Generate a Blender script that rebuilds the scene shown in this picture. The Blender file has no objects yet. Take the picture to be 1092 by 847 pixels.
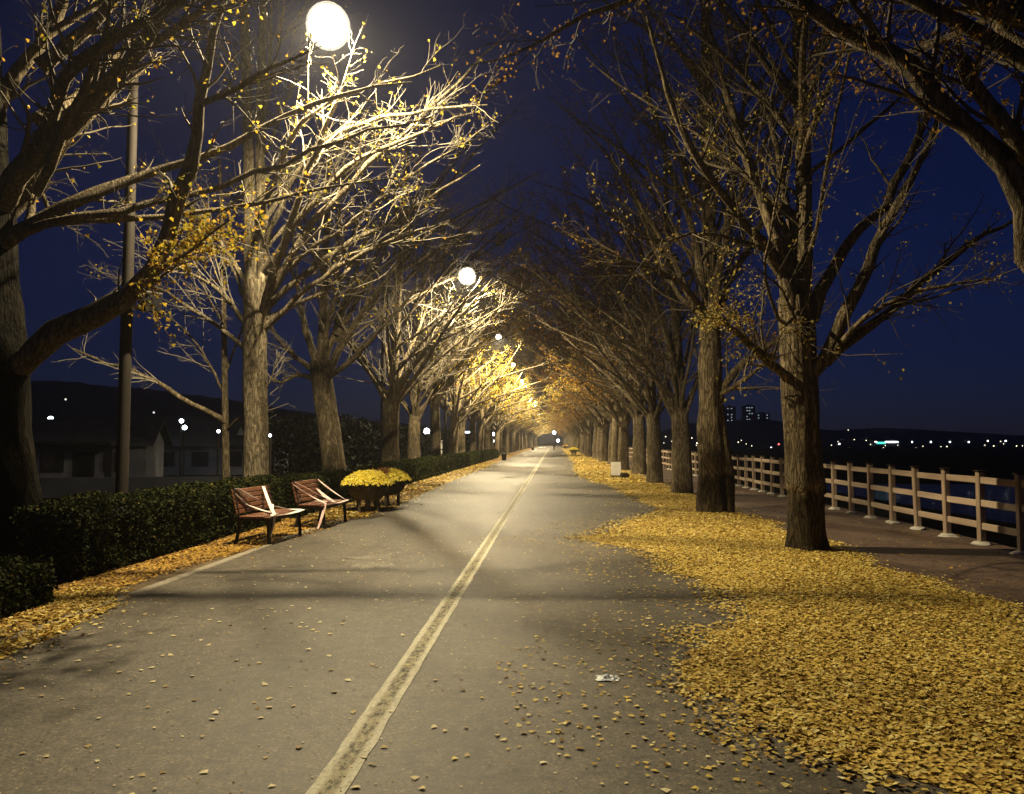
import bpy, math, random
import numpy as np
from mathutils import Matrix, Vector, noise as mnoise

R = math.radians
rng = np.random.default_rng(7)
random.seed(7)
sc = bpy.context.scene
COL = sc.collection

# ------------------------------------------------------------------ camera
FPX, CX, CY = 820.0, 546.0, 423.5
CAMH = 1.6
yaw = math.atan((590 - CX) / FPX)          # the avenue vanishes right of the middle
pitch = math.atan((471 - CY) / FPX)
cam_rot = Matrix.Rotation(yaw, 4, 'Z') @ Matrix.Rotation(math.pi / 2 + pitch, 4, 'X')
camd = bpy.data.cameras.new('camera'); cam = bpy.data.objects.new('camera', camd); COL.objects.link(cam)
cam.matrix_world = Matrix.Translation((0, 0, CAMH)) @ cam_rot
camd.sensor_width = 36; camd.lens = 36 * FPX / 1092; camd.clip_end = 3000; camd.clip_start = .05
sc.camera = cam


def at(u, v, y):
    """world point at forward distance y that the photograph shows at (u, v)"""
    d = cam_rot.to_3x3() @ Vector(((u - CX) / FPX, -(v - CY) / FPX, -1))
    return np.array([d.x / d.y * y, y, CAMH + d.z / d.y * y])


def path(pts):
    return np.array([at(*p) for p in pts])


# ------------------------------------------------------------------ materials
def new_mat(name):
    m = bpy.data.materials.new(name); m.use_nodes = True
    nt = m.node_tree; nt.nodes.clear()
    out = nt.nodes.new('ShaderNodeOutputMaterial')
    return m, nt, out


def N(nt, t, **kw):
    n = nt.nodes.new(t)
    for k, v in kw.items():
        if k in n.inputs:
            n.inputs[k].default_value = v
        else:
            setattr(n, k, v)
    return n


def ramp(nt, fac, stops):
    r = nt.nodes.new('ShaderNodeValToRGB')
    e = r.color_ramp.elements
    while len(e) < len(stops):
        e.new(.5)
    for i, (p, c) in enumerate(stops):
        e[i].position = p; e[i].color = (*c, 1)
    nt.links.new(fac, r.inputs[0])
    return r.outputs[0]


def coords(nt, scale=(1, 1, 1), kind='Object'):
    tc = nt.nodes.new('ShaderNodeTexCoord'); mp = nt.nodes.new('ShaderNodeMapping')
    mp.inputs['Scale'].default_value = scale
    nt.links.new(tc.outputs[kind], mp.inputs[0])
    return mp.outputs[0]


def noise_t(nt, vec, scale, detail=4, rough=.6):
    n = N(nt, 'ShaderNodeTexNoise', Scale=scale, Detail=detail, Roughness=rough)
    nt.links.new(vec, n.inputs['Vector'])
    return n.outputs[0]


def mix(nt, fac, a, b, mode='MIX'):
    m = nt.nodes.new('ShaderNodeMix'); m.data_type = 'RGBA'; m.blend_type = mode
    for s, x in ((0, fac), (6, a), (7, b)):
        if isinstance(x, (int, float)):
            m.inputs[s].default_value = x
        elif isinstance(x, tuple):
            m.inputs[s].default_value = (*x, 1)
        else:
            nt.links.new(x, m.inputs[s])
    return m.outputs[2]


def surf(nt, out, color, rough=.85, bump=None, bstr=.4, bdist=.02, spec=.3, metal=0):
    p = N(nt, 'ShaderNodeBsdfPrincipled', Roughness=rough, Metallic=metal)
    p.inputs['Specular IOR Level'].default_value = spec
    if isinstance(color, tuple):
        p.inputs['Base Color'].default_value = (*color, 1)
    else:
        nt.links.new(color, p.inputs['Base Color'])
    if bump is not None:
        b = N(nt, 'ShaderNodeBump', Strength=bstr, Distance=bdist)
        nt.links.new(bump, b.inputs['Height']); nt.links.new(b.outputs[0], p.inputs['Normal'])
    nt.links.new(p.outputs[0], out.inputs[0])
    return p


def worn(name, c0, c1, scale=6, rough=.7, bstr=.2, metal=0, spec=.3, stretch=(1, 1, 1), bdist=.004):
    m, nt, out = new_mat(name)
    v = coords(nt, stretch)
    n = noise_t(nt, v, scale, 6, .65)
    surf(nt, out, ramp(nt, n, [(.3, c0), (.7, c1)]), rough, noise_t(nt, v, scale * 6, 3), bstr, bdist, spec, metal)
    return m


def bark_mat(name, c0, c1, c2, lip=None, ridge=11.0):
    m, nt, out = new_mat(name)
    v = coords(nt, (1, 1, .2))
    wn = N(nt, 'ShaderNodeTexNoise', Scale=7, Detail=5, Roughness=.65); nt.links.new(v, wn.inputs['Vector'])
    off = nt.nodes.new('ShaderNodeVectorMath'); off.operation = 'MULTIPLY_ADD'; off.inputs[1].default_value = (.16, .16, .16)
    nt.links.new(wn.outputs['Color'], off.inputs[0]); nt.links.new(v, off.inputs[2])
    rn = N(nt, 'ShaderNodeTexNoise', Scale=ridge * 1.5, Detail=2, Roughness=.5); nt.links.new(off.outputs[0], rn.inputs['Vector'])
    fine = N(nt, 'ShaderNodeTexNoise', Scale=42, Detail=6, Roughness=.75, Distortion=.4); nt.links.new(v, fine.inputs['Vector'])
    a1 = N(nt, 'ShaderNodeMath', operation='SUBTRACT'); a1.inputs[1].default_value = .5; nt.links.new(rn.outputs[0], a1.inputs[0])
    a2 = N(nt, 'ShaderNodeMath', operation='ABSOLUTE'); nt.links.new(a1.outputs[0], a2.inputs[0])
    furrow = ramp(nt, a2.outputs[0], [(0, (0, 0, 0)), (.05, (.55, .55, .55)), (.16, (1, 1, 1))])
    h = mix(nt, .5, furrow, fine.outputs[0])
    c = ramp(nt, h, [(.12, c0), (.5, c1), (.85, c2)])
    big = noise_t(nt, coords(nt), 2.3, 5)
    tone = ramp(nt, big, [(.3, (.6, .6, .6)), (.7, (1.2, 1.17, 1.08))])
    c = mix(nt, 1.0, c, tone, 'MULTIPLY')
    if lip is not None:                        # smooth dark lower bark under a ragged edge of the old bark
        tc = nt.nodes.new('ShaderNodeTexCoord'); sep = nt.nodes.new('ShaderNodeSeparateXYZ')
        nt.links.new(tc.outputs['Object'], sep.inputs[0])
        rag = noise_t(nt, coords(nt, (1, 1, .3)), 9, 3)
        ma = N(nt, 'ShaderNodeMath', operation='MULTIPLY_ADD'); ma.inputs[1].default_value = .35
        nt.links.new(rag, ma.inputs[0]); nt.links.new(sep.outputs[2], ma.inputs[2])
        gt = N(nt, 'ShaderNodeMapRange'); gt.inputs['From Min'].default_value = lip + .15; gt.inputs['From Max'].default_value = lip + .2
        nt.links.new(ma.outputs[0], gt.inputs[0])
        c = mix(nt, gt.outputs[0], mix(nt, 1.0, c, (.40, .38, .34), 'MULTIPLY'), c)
    surf(nt, out, c, .95, h, 1.0, .045, .1)
    return m


M = {}
M['bark'] = bark_mat('bark', (.035, .028, .018), (.13, .105, .07), (.25, .205, .14))
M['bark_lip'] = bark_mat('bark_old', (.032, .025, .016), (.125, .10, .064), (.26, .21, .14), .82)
M['bark_pale'] = bark_mat('bark_pale', (.055, .045, .032), (.20, .168, .118), (.36, .31, .225))
M['bark_shaded'] = bark_mat('bark_shaded', (.002, .0016, .001), (.006, .0047, .003), (.016, .0125, .008))  # bark colours lowered to stand in for shade on the near-left trunk
M['twig'] = worn('twig', (.15, .13, .10), (.32, .285, .22), 5, .85)
M['twig_dark'] = worn('twig_dark', (.055, .043, .028), (.125, .10, .066), 5, .85)


def leaf_mat(name, stops, transl=.35, rough=.7):
    m, nt, out = new_mat(name)
    g = nt.nodes.new('ShaderNodeNewGeometry')
    c = ramp(nt, g.outputs['Random Per Island'], stops)
    p = N(nt, 'ShaderNodeBsdfPrincipled', Roughness=rough); p.inputs['Specular IOR Level'].default_value = .12
    t = nt.nodes.new('ShaderNodeBsdfTranslucent')
    nt.links.new(c, p.inputs['Base Color']); nt.links.new(c, t.inputs[0])
    mx = N(nt, 'ShaderNodeMixShader'); mx.inputs[0].default_value = transl
    nt.links.new(p.outputs[0], mx.inputs[1]); nt.links.new(t.outputs[0], mx.inputs[2])
    nt.links.new(mx.outputs[0], out.inputs[0])
    return m


M['leaf_yellow'] = leaf_mat('leaf_yellow', [(0, (.16, .16, .02)), (.35, (.42, .33, .035)), (.7, (.55, .37, .04)), (1, (.38, .19, .03))])
M['leaf_orange'] = leaf_mat('leaf_orange', [(0, (.14, .07, .02)), (.4, (.30, .16, .03)), (.8, (.45, .26, .04)), (1, (.22, .11, .03))])
M['leaf_few'] = leaf_mat('leaf_few', [(0, (.22, .17, .04)), (.5, (.46, .38, .08)), (1, (.32, .19, .06))])
M['litter_leaf'] = leaf_mat('fallen_leaf', [(0, (.13, .07, .02)), (.16, (.34, .21, .045)), (.4, (.55, .395, .085)), (.8, (.66, .51, .13)), (1, (.74, .65, .28))], .1, .6)
M['litter_pale'] = leaf_mat('fallen_leaf_dry', [(0, (.12, .08, .04)), (.2, (.42, .30, .12)), (.6, (.66, .55, .28)), (1, (.78, .70, .44))], .1, .6)
M['litter_brown'] = leaf_mat('fallen_leaf_brown', [(0, (.08, .04, .015)), (.3, (.22, .11, .025)), (.65, (.42, .25, .04)), (1, (.55, .36, .06))], .1, .6)
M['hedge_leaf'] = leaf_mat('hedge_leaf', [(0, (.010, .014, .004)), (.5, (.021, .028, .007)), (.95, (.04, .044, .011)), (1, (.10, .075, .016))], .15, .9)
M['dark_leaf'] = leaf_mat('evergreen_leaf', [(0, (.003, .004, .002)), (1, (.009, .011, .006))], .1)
M['mum'] = leaf_mat('flower_petals', [(0, (.56, .41, .03)), (.5, (.80, .63, .06)), (1, (.90, .80, .22))], .1, .7)
M['mum_rust'] = leaf_mat('flower_petals_rust', [(0, (.16, .05, .02)), (.5, (.30, .10, .03)), (1, (.40, .20, .04))], .1, .7)


def litter_base(brown=False):
    m, nt, out = new_mat('leaf_carpet')
    v = coords(nt)
    vo = N(nt, 'ShaderNodeTexVoronoi', Scale=32); nt.links.new(v, vo.inputs['Vector'])
    sp = nt.nodes.new('ShaderNodeSeparateColor'); nt.links.new(vo.outputs['Color'], sp.inputs[0])
    c = ramp(nt, sp.outputs[0], [(0, (.20, .12, .03)), (.3, (.40, .27, .055)), (.65, (.55, .39, .085)), (1, (.66, .50, .13))])
    c = mix(nt, 1.0, c, ramp(nt, noise_t(nt, v, 1.3, 5), [(.3, (.5, .43, .36)), (.6, (1, 1, 1))]), 'MULTIPLY')
    if brown:
        c = mix(nt, ramp(nt, noise_t(nt, v, 2.1, 5), [(.4, (0, 0, 0)), (.62, (1, 1, 1))]), mix(nt, 1.0, c, (.34, .26, .22), 'MULTIPLY'), mix(nt, 1.0, c, (.72, .62, .5), 'MULTIPLY'))
    surf(nt, out, c, .75, vo.outputs['Distance'], .9, .03, .2)
    return m


M['litter_base'] = litter_base()
M['litter_base_brown'] = litter_base(True)


def asphalt(name, c0, c1, grit=.75, rough_=.62):
    m, nt, out = new_mat(name)
    v = coords(nt)
    fine = noise_t(nt, v, 62, 5, .85)
    mid = noise_t(nt, v, 9, 6, .65)
    big = noise_t(nt, coords(nt, (1, .45, 1)), .55, 5, .6)
    c = ramp(nt, big, [(.32, c0), (.66, c1)])
    c = mix(nt, .8, c, ramp(nt, mid, [(.33, (.5, .48, .45)), (.5, (1, 1, 1)), (.66, (1.35, 1.33, 1.28))]), 'MULTIPLY')
    c = mix(nt, grit, c, ramp(nt, fine, [(.40, (.22, .21, .19)), (.5, (1, 1, 1)), (.60, (2.2, 2.1, 1.95))]), 'MULTIPLY')
    agg = N(nt, 'ShaderNodeTexVoronoi', Scale=75); nt.links.new(v, agg.inputs['Vector'])
    asp = nt.nodes.new('ShaderNodeSeparateColor'); nt.links.new(agg.outputs['Color'], asp.inputs[0])
    c = mix(nt, .85, c, ramp(nt, asp.outputs[0], [(0, (.45, .44, .42)), (.12, (.8, .8, .8)), (.5, (1, 1, 1)), (.86, (1.1, 1.1, 1.08)), (.95, (2.1, 2.0, 1.8))]), 'MULTIPLY')
    st = noise_t(nt, coords(nt, (1, .5, 1)), 1.7, 6, .7)
    c = mix(nt, .75, c, ramp(nt, st, [(.36, (.58, .56, .52)), (.5, (1, 1, 1)), (.68, (1.16, 1.15, 1.1))]), 'MULTIPLY')
    crack = N(nt, 'ShaderNodeTexVoronoi', Scale=.42, feature='DISTANCE_TO_EDGE')
    wv = nt.nodes.new('ShaderNodeVectorMath'); wv.operation = 'ADD'
    nn = N(nt, 'ShaderNodeTexNoise', Scale=2.5, Detail=5); nt.links.new(v, nn.inputs['Vector'])
    nt.links.new(v, wv.inputs[0]); nt.links.new(nn.outputs['Color'], wv.inputs[1])
    nt.links.new(wv.outputs[0], crack.inputs['Vector'])
    ck = ramp(nt, crack.outputs['Distance'], [(0, (.42, .40, .37)), (.008, (1, 1, 1))])
    c = mix(nt, .8, c, ck, 'MULTIPLY')
    b = mix(nt, .3, fine, mid)
    surf(nt, out, c, rough_, b, .45, .006, .38)
    return m


M['road'] = asphalt('asphalt', (.042, .036, .027), (.080, .069, .052))
M['walk'] = asphalt('walkway_asphalt', (.075, .049, .036), (.105, .07, .051), .5, .8)
M['soil'] = worn('soil', (.05, .035, .02), (.13, .09, .045), 3, .95, .6, bdist=.03)
M['mud'] = worn('mud', (.006, .006, .006), (.016, .016, .015), 1.2, 1, .5, bdist=.05, spec=0)
M['concrete'] = worn('concrete', (.16, .14, .11), (.28, .25, .20), 5, .9, .3)
M['white_cement'] = worn('white_cement', (.40, .37, .32), (.58, .55, .49), 7, .9, .4)
M['hill'] = worn('hill_forest', (.010, .012, .010), (.022, .026, .02), .01, 1, 0)
M['iron'] = worn('dark_iron', (.012, .009, .007), (.032, .023, .017), 8, .6, .2, .1)
M['pole'] = worn('painted_pole', (.011, .008, .006), (.022, .016, .012), 3, .8, .15, 0)
M['bench_wood'] = worn('bench_wood', (.095, .036, .018), (.185, .075, .036), 4, .55, .4, stretch=(1, .12, 1))
M['rail_wood'] = worn('rail_wood', (.20, .145, .105), (.46, .36, .265), 3, .75, .4, stretch=(1, .1, 1))
M['post_wood'] = worn('post_wood', (.16, .115, .08), (.38, .285, .205), 4, .75, .4, stretch=(1, 1, .15))
M['tape'] = worn('barrier_tape', (.70, .58, .55), (.86, .80, .77), 9, .5, .2)
M['tape_pink'] = worn('barrier_tape_pink', (.62, .38, .36), (.82, .66, .62), 9, .5, .2)
M['planter'] = worn('planter_stone', (.06, .048, .038), (.14, .115, .09), 7, .8, .4)
M['white_board'] = worn('white_board', (.52, .50, .47), (.72, .70, .66), 3, .6, .1)
M['plastic'] = worn('white_plastic', (.72, .80, .84), (.86, .92, .95), 20, .4, .2)
M['house_wall'] = worn('house_wall', (.13, .14, .175), (.21, .22, .26), 1, .9, .2)
M['house_roof'] = worn('house_roof', (.03, .033, .042), (.05, .055, .07), 1, .95, .3)
M['house_dark'] = worn('house_trim', (.008, .008, .011), (.018, .018, .024), 2, .7, .1)
M['window_dark'] = worn('window_glass', (.015, .017, .02), (.03, .033, .04), 1, .15, 0, spec=.5)
M['coat'] = worn('dark_coat', (.012, .012, .016), (.03, .03, .035), 8, .9, .1)
M['skin'] = worn('skin', (.35, .22, .16), (.42, .28, .2), 8, .6, .05)
M['cloth_blue'] = worn('dark_trousers', (.015, .018, .03), (.03, .035, .05), 8, .9, .1)


def emit(name, col, s, sample=True):
    m, nt, out = new_mat(name)
    e = N(nt, 'ShaderNodeEmission', Strength=s); e.inputs[0].default_value = (*col, 1)
    nt.links.new(e.outputs[0], out.inputs[0])
    if not sample:
        m.cycles.emission_sampling = 'NONE'
    return m


LAMP_COL = (1.0, .815, .485)
LAMP_W = 7600
def lamp_glass(name, st):
    m, nt, out = new_mat(name)
    e = N(nt, 'ShaderNodeEmission', Strength=st); e.inputs[0].default_value = (1, .90, .72, 1)
    t = nt.nodes.new('ShaderNodeBsdfTransparent'); a = nt.nodes.new('ShaderNodeAddShader')
    nt.links.new(e.outputs[0], a.inputs[0]); nt.links.new(t.outputs[0], a.inputs[1]); nt.links.new(a.outputs[0], out.inputs[0])
    m.cycles.emission_sampling = 'NONE'
    return m


M['globe'] = lamp_glass('lamp_glare_glass', .45)  # weak emission around the core imitates the lamp's glare
M['core'] = lamp_glass('lamp_core_lit', 6.0)
M['far_white'] = emit('far_lamp_white', (.85, .95, 1), 9, False)
M['far_warm'] = emit('far_lamp_warm', (1, .86, .62), 5, False)
M['far_dim'] = emit('far_lamp_dim', (.9, .9, .8), 1.3, False)
M['far_red'] = emit('far_lamp_red', (1, .12, .12), 5, False)
M['far_teal'] = emit('far_sign_teal', (.1, .85, .7), 1.6, False)
M['win_lit'] = emit('lit_window', (.7, .85, 1), .55, False)
M['blue_lamp'] = emit('lamp_cool', (.72, .88, 1), 16, False)


def water_mat():
    m, nt, out = new_mat('water')
    v = coords(nt, (1, .5, 1))
    surf(nt, out, (.004, .007, .012), .12, noise_t(nt, v, .9, 5), .6, .15, .1).inputs['IOR'].default_value = 1.12
    return m


M['water'] = water_mat()

# ------------------------------------------------------------------ mesh helpers


def link(o, parent=None):
    COL.objects.link(o)
    if parent is not None:
        o.parent = parent
    return o


def tag(o, label=None, cat=None, group=None, kind=None):
    if label: o['label'] = label
    if cat: o['category'] = cat
    if group: o['group'] = group
    if kind: o['kind'] = kind
    return o


def thing(name, label, cat, loc=(0, 0, 0), rz=0, group=None):
    o = bpy.data.objects.new(name, None); COL.objects.link(o)
    o.empty_display_size = .2
    o.location = loc; o.rotation_euler = (0, 0, rz)
    return tag(o, label, cat, group)


def mesh_np(name, V, quads=None, tris=None, mat=None, smooth=True):
    me = bpy.data.meshes.new(name)
    V = np.asarray(V, np.float32)
    nq = 0 if quads is None else len(quads); ntr = 0 if tris is None else len(tris)
    me.vertices.add(len(V)); me.vertices.foreach_set('co', V.ravel())
    loops = np.concatenate([np.asarray(quads, np.int32).ravel() if nq else np.zeros(0, np.int32),
                            np.asarray(tris, np.int32).ravel() if ntr else np.zeros(0, np.int32)])
    me.loops.add(len(loops)); me.loops.foreach_set('vertex_index', loops)
    me.polygons.add(nq + ntr)
    st = np.concatenate([np.arange(nq) * 4, nq * 4 + np.arange(ntr) * 3]).astype(np.int32)
    me.polygons.foreach_set('loop_start', st)
    me.polygons.foreach_set('use_smooth', np.full(nq + ntr, smooth))
    me.update(calc_edges=True); me.validate()
    if mat: me.materials.append(mat)
    return me


class MB:
    """collects simple shapes and links them as ONE mesh object"""
    def __init__(s):
        s.v, s.f = [], []

    def add(s, v, f):
        b = len(s.v); s.v += [tuple(p) for p in v]; s.f += [tuple(b + i for i in q) for q in f]
        return s

    def box(s, c, d, rz=0, ry=0, rx=0, bev=.0):
        hx, hy, hz = d[0] / 2, d[1] / 2, d[2] / 2
        m = Matrix.Translation(c) @ Matrix.Rotation(rz, 4, 'Z') @ Matrix.Rotation(ry, 4, 'Y') @ Matrix.Rotation(rx, 4, 'X')
        if bev <= 0:
            p = [(x, y, z) for z in (-hz, hz) for y in (-hy, hy) for x in (-hx, hx)]
            f = [(0, 2, 3, 1), (4, 5, 7, 6), (0, 1, 5, 4), (2, 6, 7, 3), (0, 4, 6, 2), (1, 3, 7, 5)]
            return s.add([m @ Vector(q) for q in p], f)
        b = bev; p = []; idx = {}
        for sx in (-1, 1):
            for sy in (-1, 1):
                for sz in (-1, 1):
                    for ax in range(3):
                        q = [sx * (hx - b), sy * (hy - b), sz * (hz - b)]
                        q[ax] = (sx * hx, sy * hy, sz * hz)[ax]
                        idx[(sx, sy, sz, ax)] = len(p); p.append(q)
        f = []
        for ax in range(3):
            o1, o2 = [(1, 2), (0, 2), (0, 1)][ax]
            for sgn in (-1, 1):
                def k(a, c_):
                    t = [0, 0, 0]; t[ax] = sgn; t[o1] = a; t[o2] = c_
                    return idx[(*t, ax)]
                q = (k(-1, -1), k(1, -1), k(1, 1), k(-1, 1))
                f.append(q if (sgn > 0) ^ (ax == 1) else q[::-1])
            for a in (-1, 1):                      # edge strips along axis ax
                for c_ in (-1, 1):
                    def e(end, face):
                        t = [0, 0, 0]; t[ax] = end; t[o1] = a; t[o2] = c_
                        return idx[(*t, face)]
                    q = (e(-1, o1), e(1, o1), e(1, o2), e(-1, o2))
                    f.append(q)
        for sx in (-1, 1):
            for sy in (-1, 1):
                for sz in (-1, 1):
                    f.append(tuple(idx[(sx, sy, sz, a)] for a in range(3)))
        return s.add([m @ Vector(q) for q in p], f)

    def tube(s, pts, r, k=10, cap=True):
        pts = np.array(pts, float); n = len(pts)
        r = np.full(n, r) if np.isscalar(r) else np.array(r, float)
        V = tube_batch(pts[None], r[None], k)[0].reshape(-1, 3)
        f = [(i * k + j, i * k + (j + 1) % k, (i + 1) * k + (j + 1) % k, (i + 1) * k + j) for i in range(n - 1) for j in range(k)]
        if cap:
            f += [tuple(range(k))[::-1], tuple((n - 1) * k + j for j in range(k))]
        return s.add(V, f)

    def lathe(s, prof, k=24, c=(0, 0, 0)):
        n = len(prof)
        V = [(c[0] + r * math.cos(2 * math.pi * j / k), c[1] + r * math.sin(2 * math.pi * j / k), c[2] + z) for r, z in prof for j in range(k)]
        f = [(i * k + j, i * k + (j + 1) % k, (i + 1) * k + (j + 1) % k, (i + 1) * k + j) for i in range(n - 1) for j in range(k)]
        f += [tuple(range(k))[::-1], tuple((n - 1) * k + j for j in range(k))]
        return s.add(V, f)

    def build(s, name, mat, parent=None, smooth=False):
        me = s.mesh(name, mat, smooth)
        return link(bpy.data.objects.new(name, me), parent)

    def mesh(s, name, mat, smooth=False):
        me = bpy.data.meshes.new(name); me.from_pydata([tuple(map(float, p)) for p in s.v], [], s.f); me.update()
        me.materials.append(mat)
        import bmesh
        bm = bmesh.new(); bm.from_mesh(me); bmesh.ops.recalc_face_normals(bm, faces=bm.faces); bm.to_mesh(me); bm.free()
        me.polygons.foreach_set('use_smooth', [smooth] * len(me.polygons))
        if smooth:
            me.set_sharp_from_angle(angle=R(42))
        return me


def unit(a):
    return a / np.maximum(np.linalg.norm(a, axis=-1, keepdims=True), 1e-9)


def tube_batch(P, Rd, k):
    """P (m,n,3), Rd (m,n) -> (m,n,k,3)"""
    T = np.gradient(P, axis=1); T = unit(T)
    mean = unit(P[:, -1] - P[:, 0])
    ref = np.where(np.abs(mean[:, 2:3]) > .8, np.array([[1., 0, 0]]), np.array([[0, 0, 1.]]))
    A = unit(np.cross(T, np.broadcast_to(ref[:, None], T.shape)))
    B = np.cross(T, A)
    a = np.arange(k) / k * 2 * np.pi
    return P[:, :, None] + Rd[:, :, None, None] * (np.cos(a)[:, None] * A[:, :, None] + np.sin(a)[:, None] * B[:, :, None])


def tubes_mesh(name, groups, mat):
    """groups: list of (P, Rd, k)"""
    Vs, Qs, off = [], [], 0
    for P, Rd, k in groups:
        m, n = P.shape[:2]
        V = tube_batch(P, Rd, k)
        Vs.append(V.reshape(-1, 3))
        i = np.arange(n - 1)[:, None] * k; j = np.arange(k)[None]; j2 = (j + 1) % k
        q = np.stack([i + j, i + j2, i + k + j2, i + k + j], -1).reshape(-1, 4)
        Qs.append((q[None] + (np.arange(m) * n * k)[:, None, None]).reshape(-1, 4) + off)
        off += m * n * k
    return mesh_np(name, np.concatenate(Vs), np.concatenate(Qs), None, mat)


def spline(ctrl, n):
    c = np.asarray(ctrl, float)
    if len(c) == 2:
        return c[0] + (c[1] - c[0]) * np.linspace(0, 1, n)[:, None]
    d = np.r_[0, np.cumsum(np.linalg.norm(np.diff(c, axis=0), axis=1))]
    c2 = np.vstack([2 * c[0] - c[1], c, 2 * c[-1] - c[-2]])
    out = []
    for s_ in np.linspace(0, d[-1], n):
        i = min(np.searchsorted(d, s_, 'right') - 1, len(c) - 2)
        t = (s_ - d[i]) / max(d[i + 1] - d[i], 1e-6)
        p0, p1, p2, p3 = c2[i:i + 4]
        out.append(.5 * (2 * p1 + (p2 - p0) * t + (2 * p0 - 5 * p1 + 4 * p2 - p3) * t * t + (3 * p1 - p0 - 3 * p2 + p3) * t ** 3))
    return np.array(out)


def leaf_cards(pos, size, g, flat=0.0, fan=False, tilt=None, curl=(-.1, .45)):
    """one small folded leaf per position; returns verts, tris"""
    m = len(pos)
    if tilt is None:
        nrm = unit(g.normal(size=(m, 3)))
        if flat > 0:
            nrm = unit(nrm * (1 - flat) + np.array([0, 0, flat * 1.6]))
    else:
        nrm = unit(np.c_[g.normal(size=m) * tilt, g.normal(size=m) * tilt, np.ones(m)])
    t = unit(np.cross(nrm, unit(g.normal(size=(m, 3))))); b = np.cross(nrm, t)
    s = (size * g.uniform(.55, 1.3, m))[:, None]
    fold = g.uniform(*curl, m)[:, None]
    if fan:   # ginkgo fan: stem point, two wings, centre notch
        v = np.stack([pos - t * s * .55,
                      pos + b * s * .62 + t * s * .22 + nrm * s * fold,
                      pos + t * s * .42 + nrm * s * .08,
                      pos - b * s * .62 + t * s * .22 + nrm * s * fold * .8], 1)
        tr = np.array([[0, 2, 1], [0, 3, 2]])
    else:
        v = np.stack([pos - t * s * .5, pos + b * s * .36 + nrm * s * fold * .5, pos + t * s * .5, pos - b * s * .36 + nrm * s * fold * .5], 1)
        tr = np.array([[0, 1, 2], [0, 2, 3]])
    tris = (tr[None] + (np.arange(m) * 4)[:, None, None]).reshape(-1, 3)
    return v.reshape(-1, 3), tris


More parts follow.
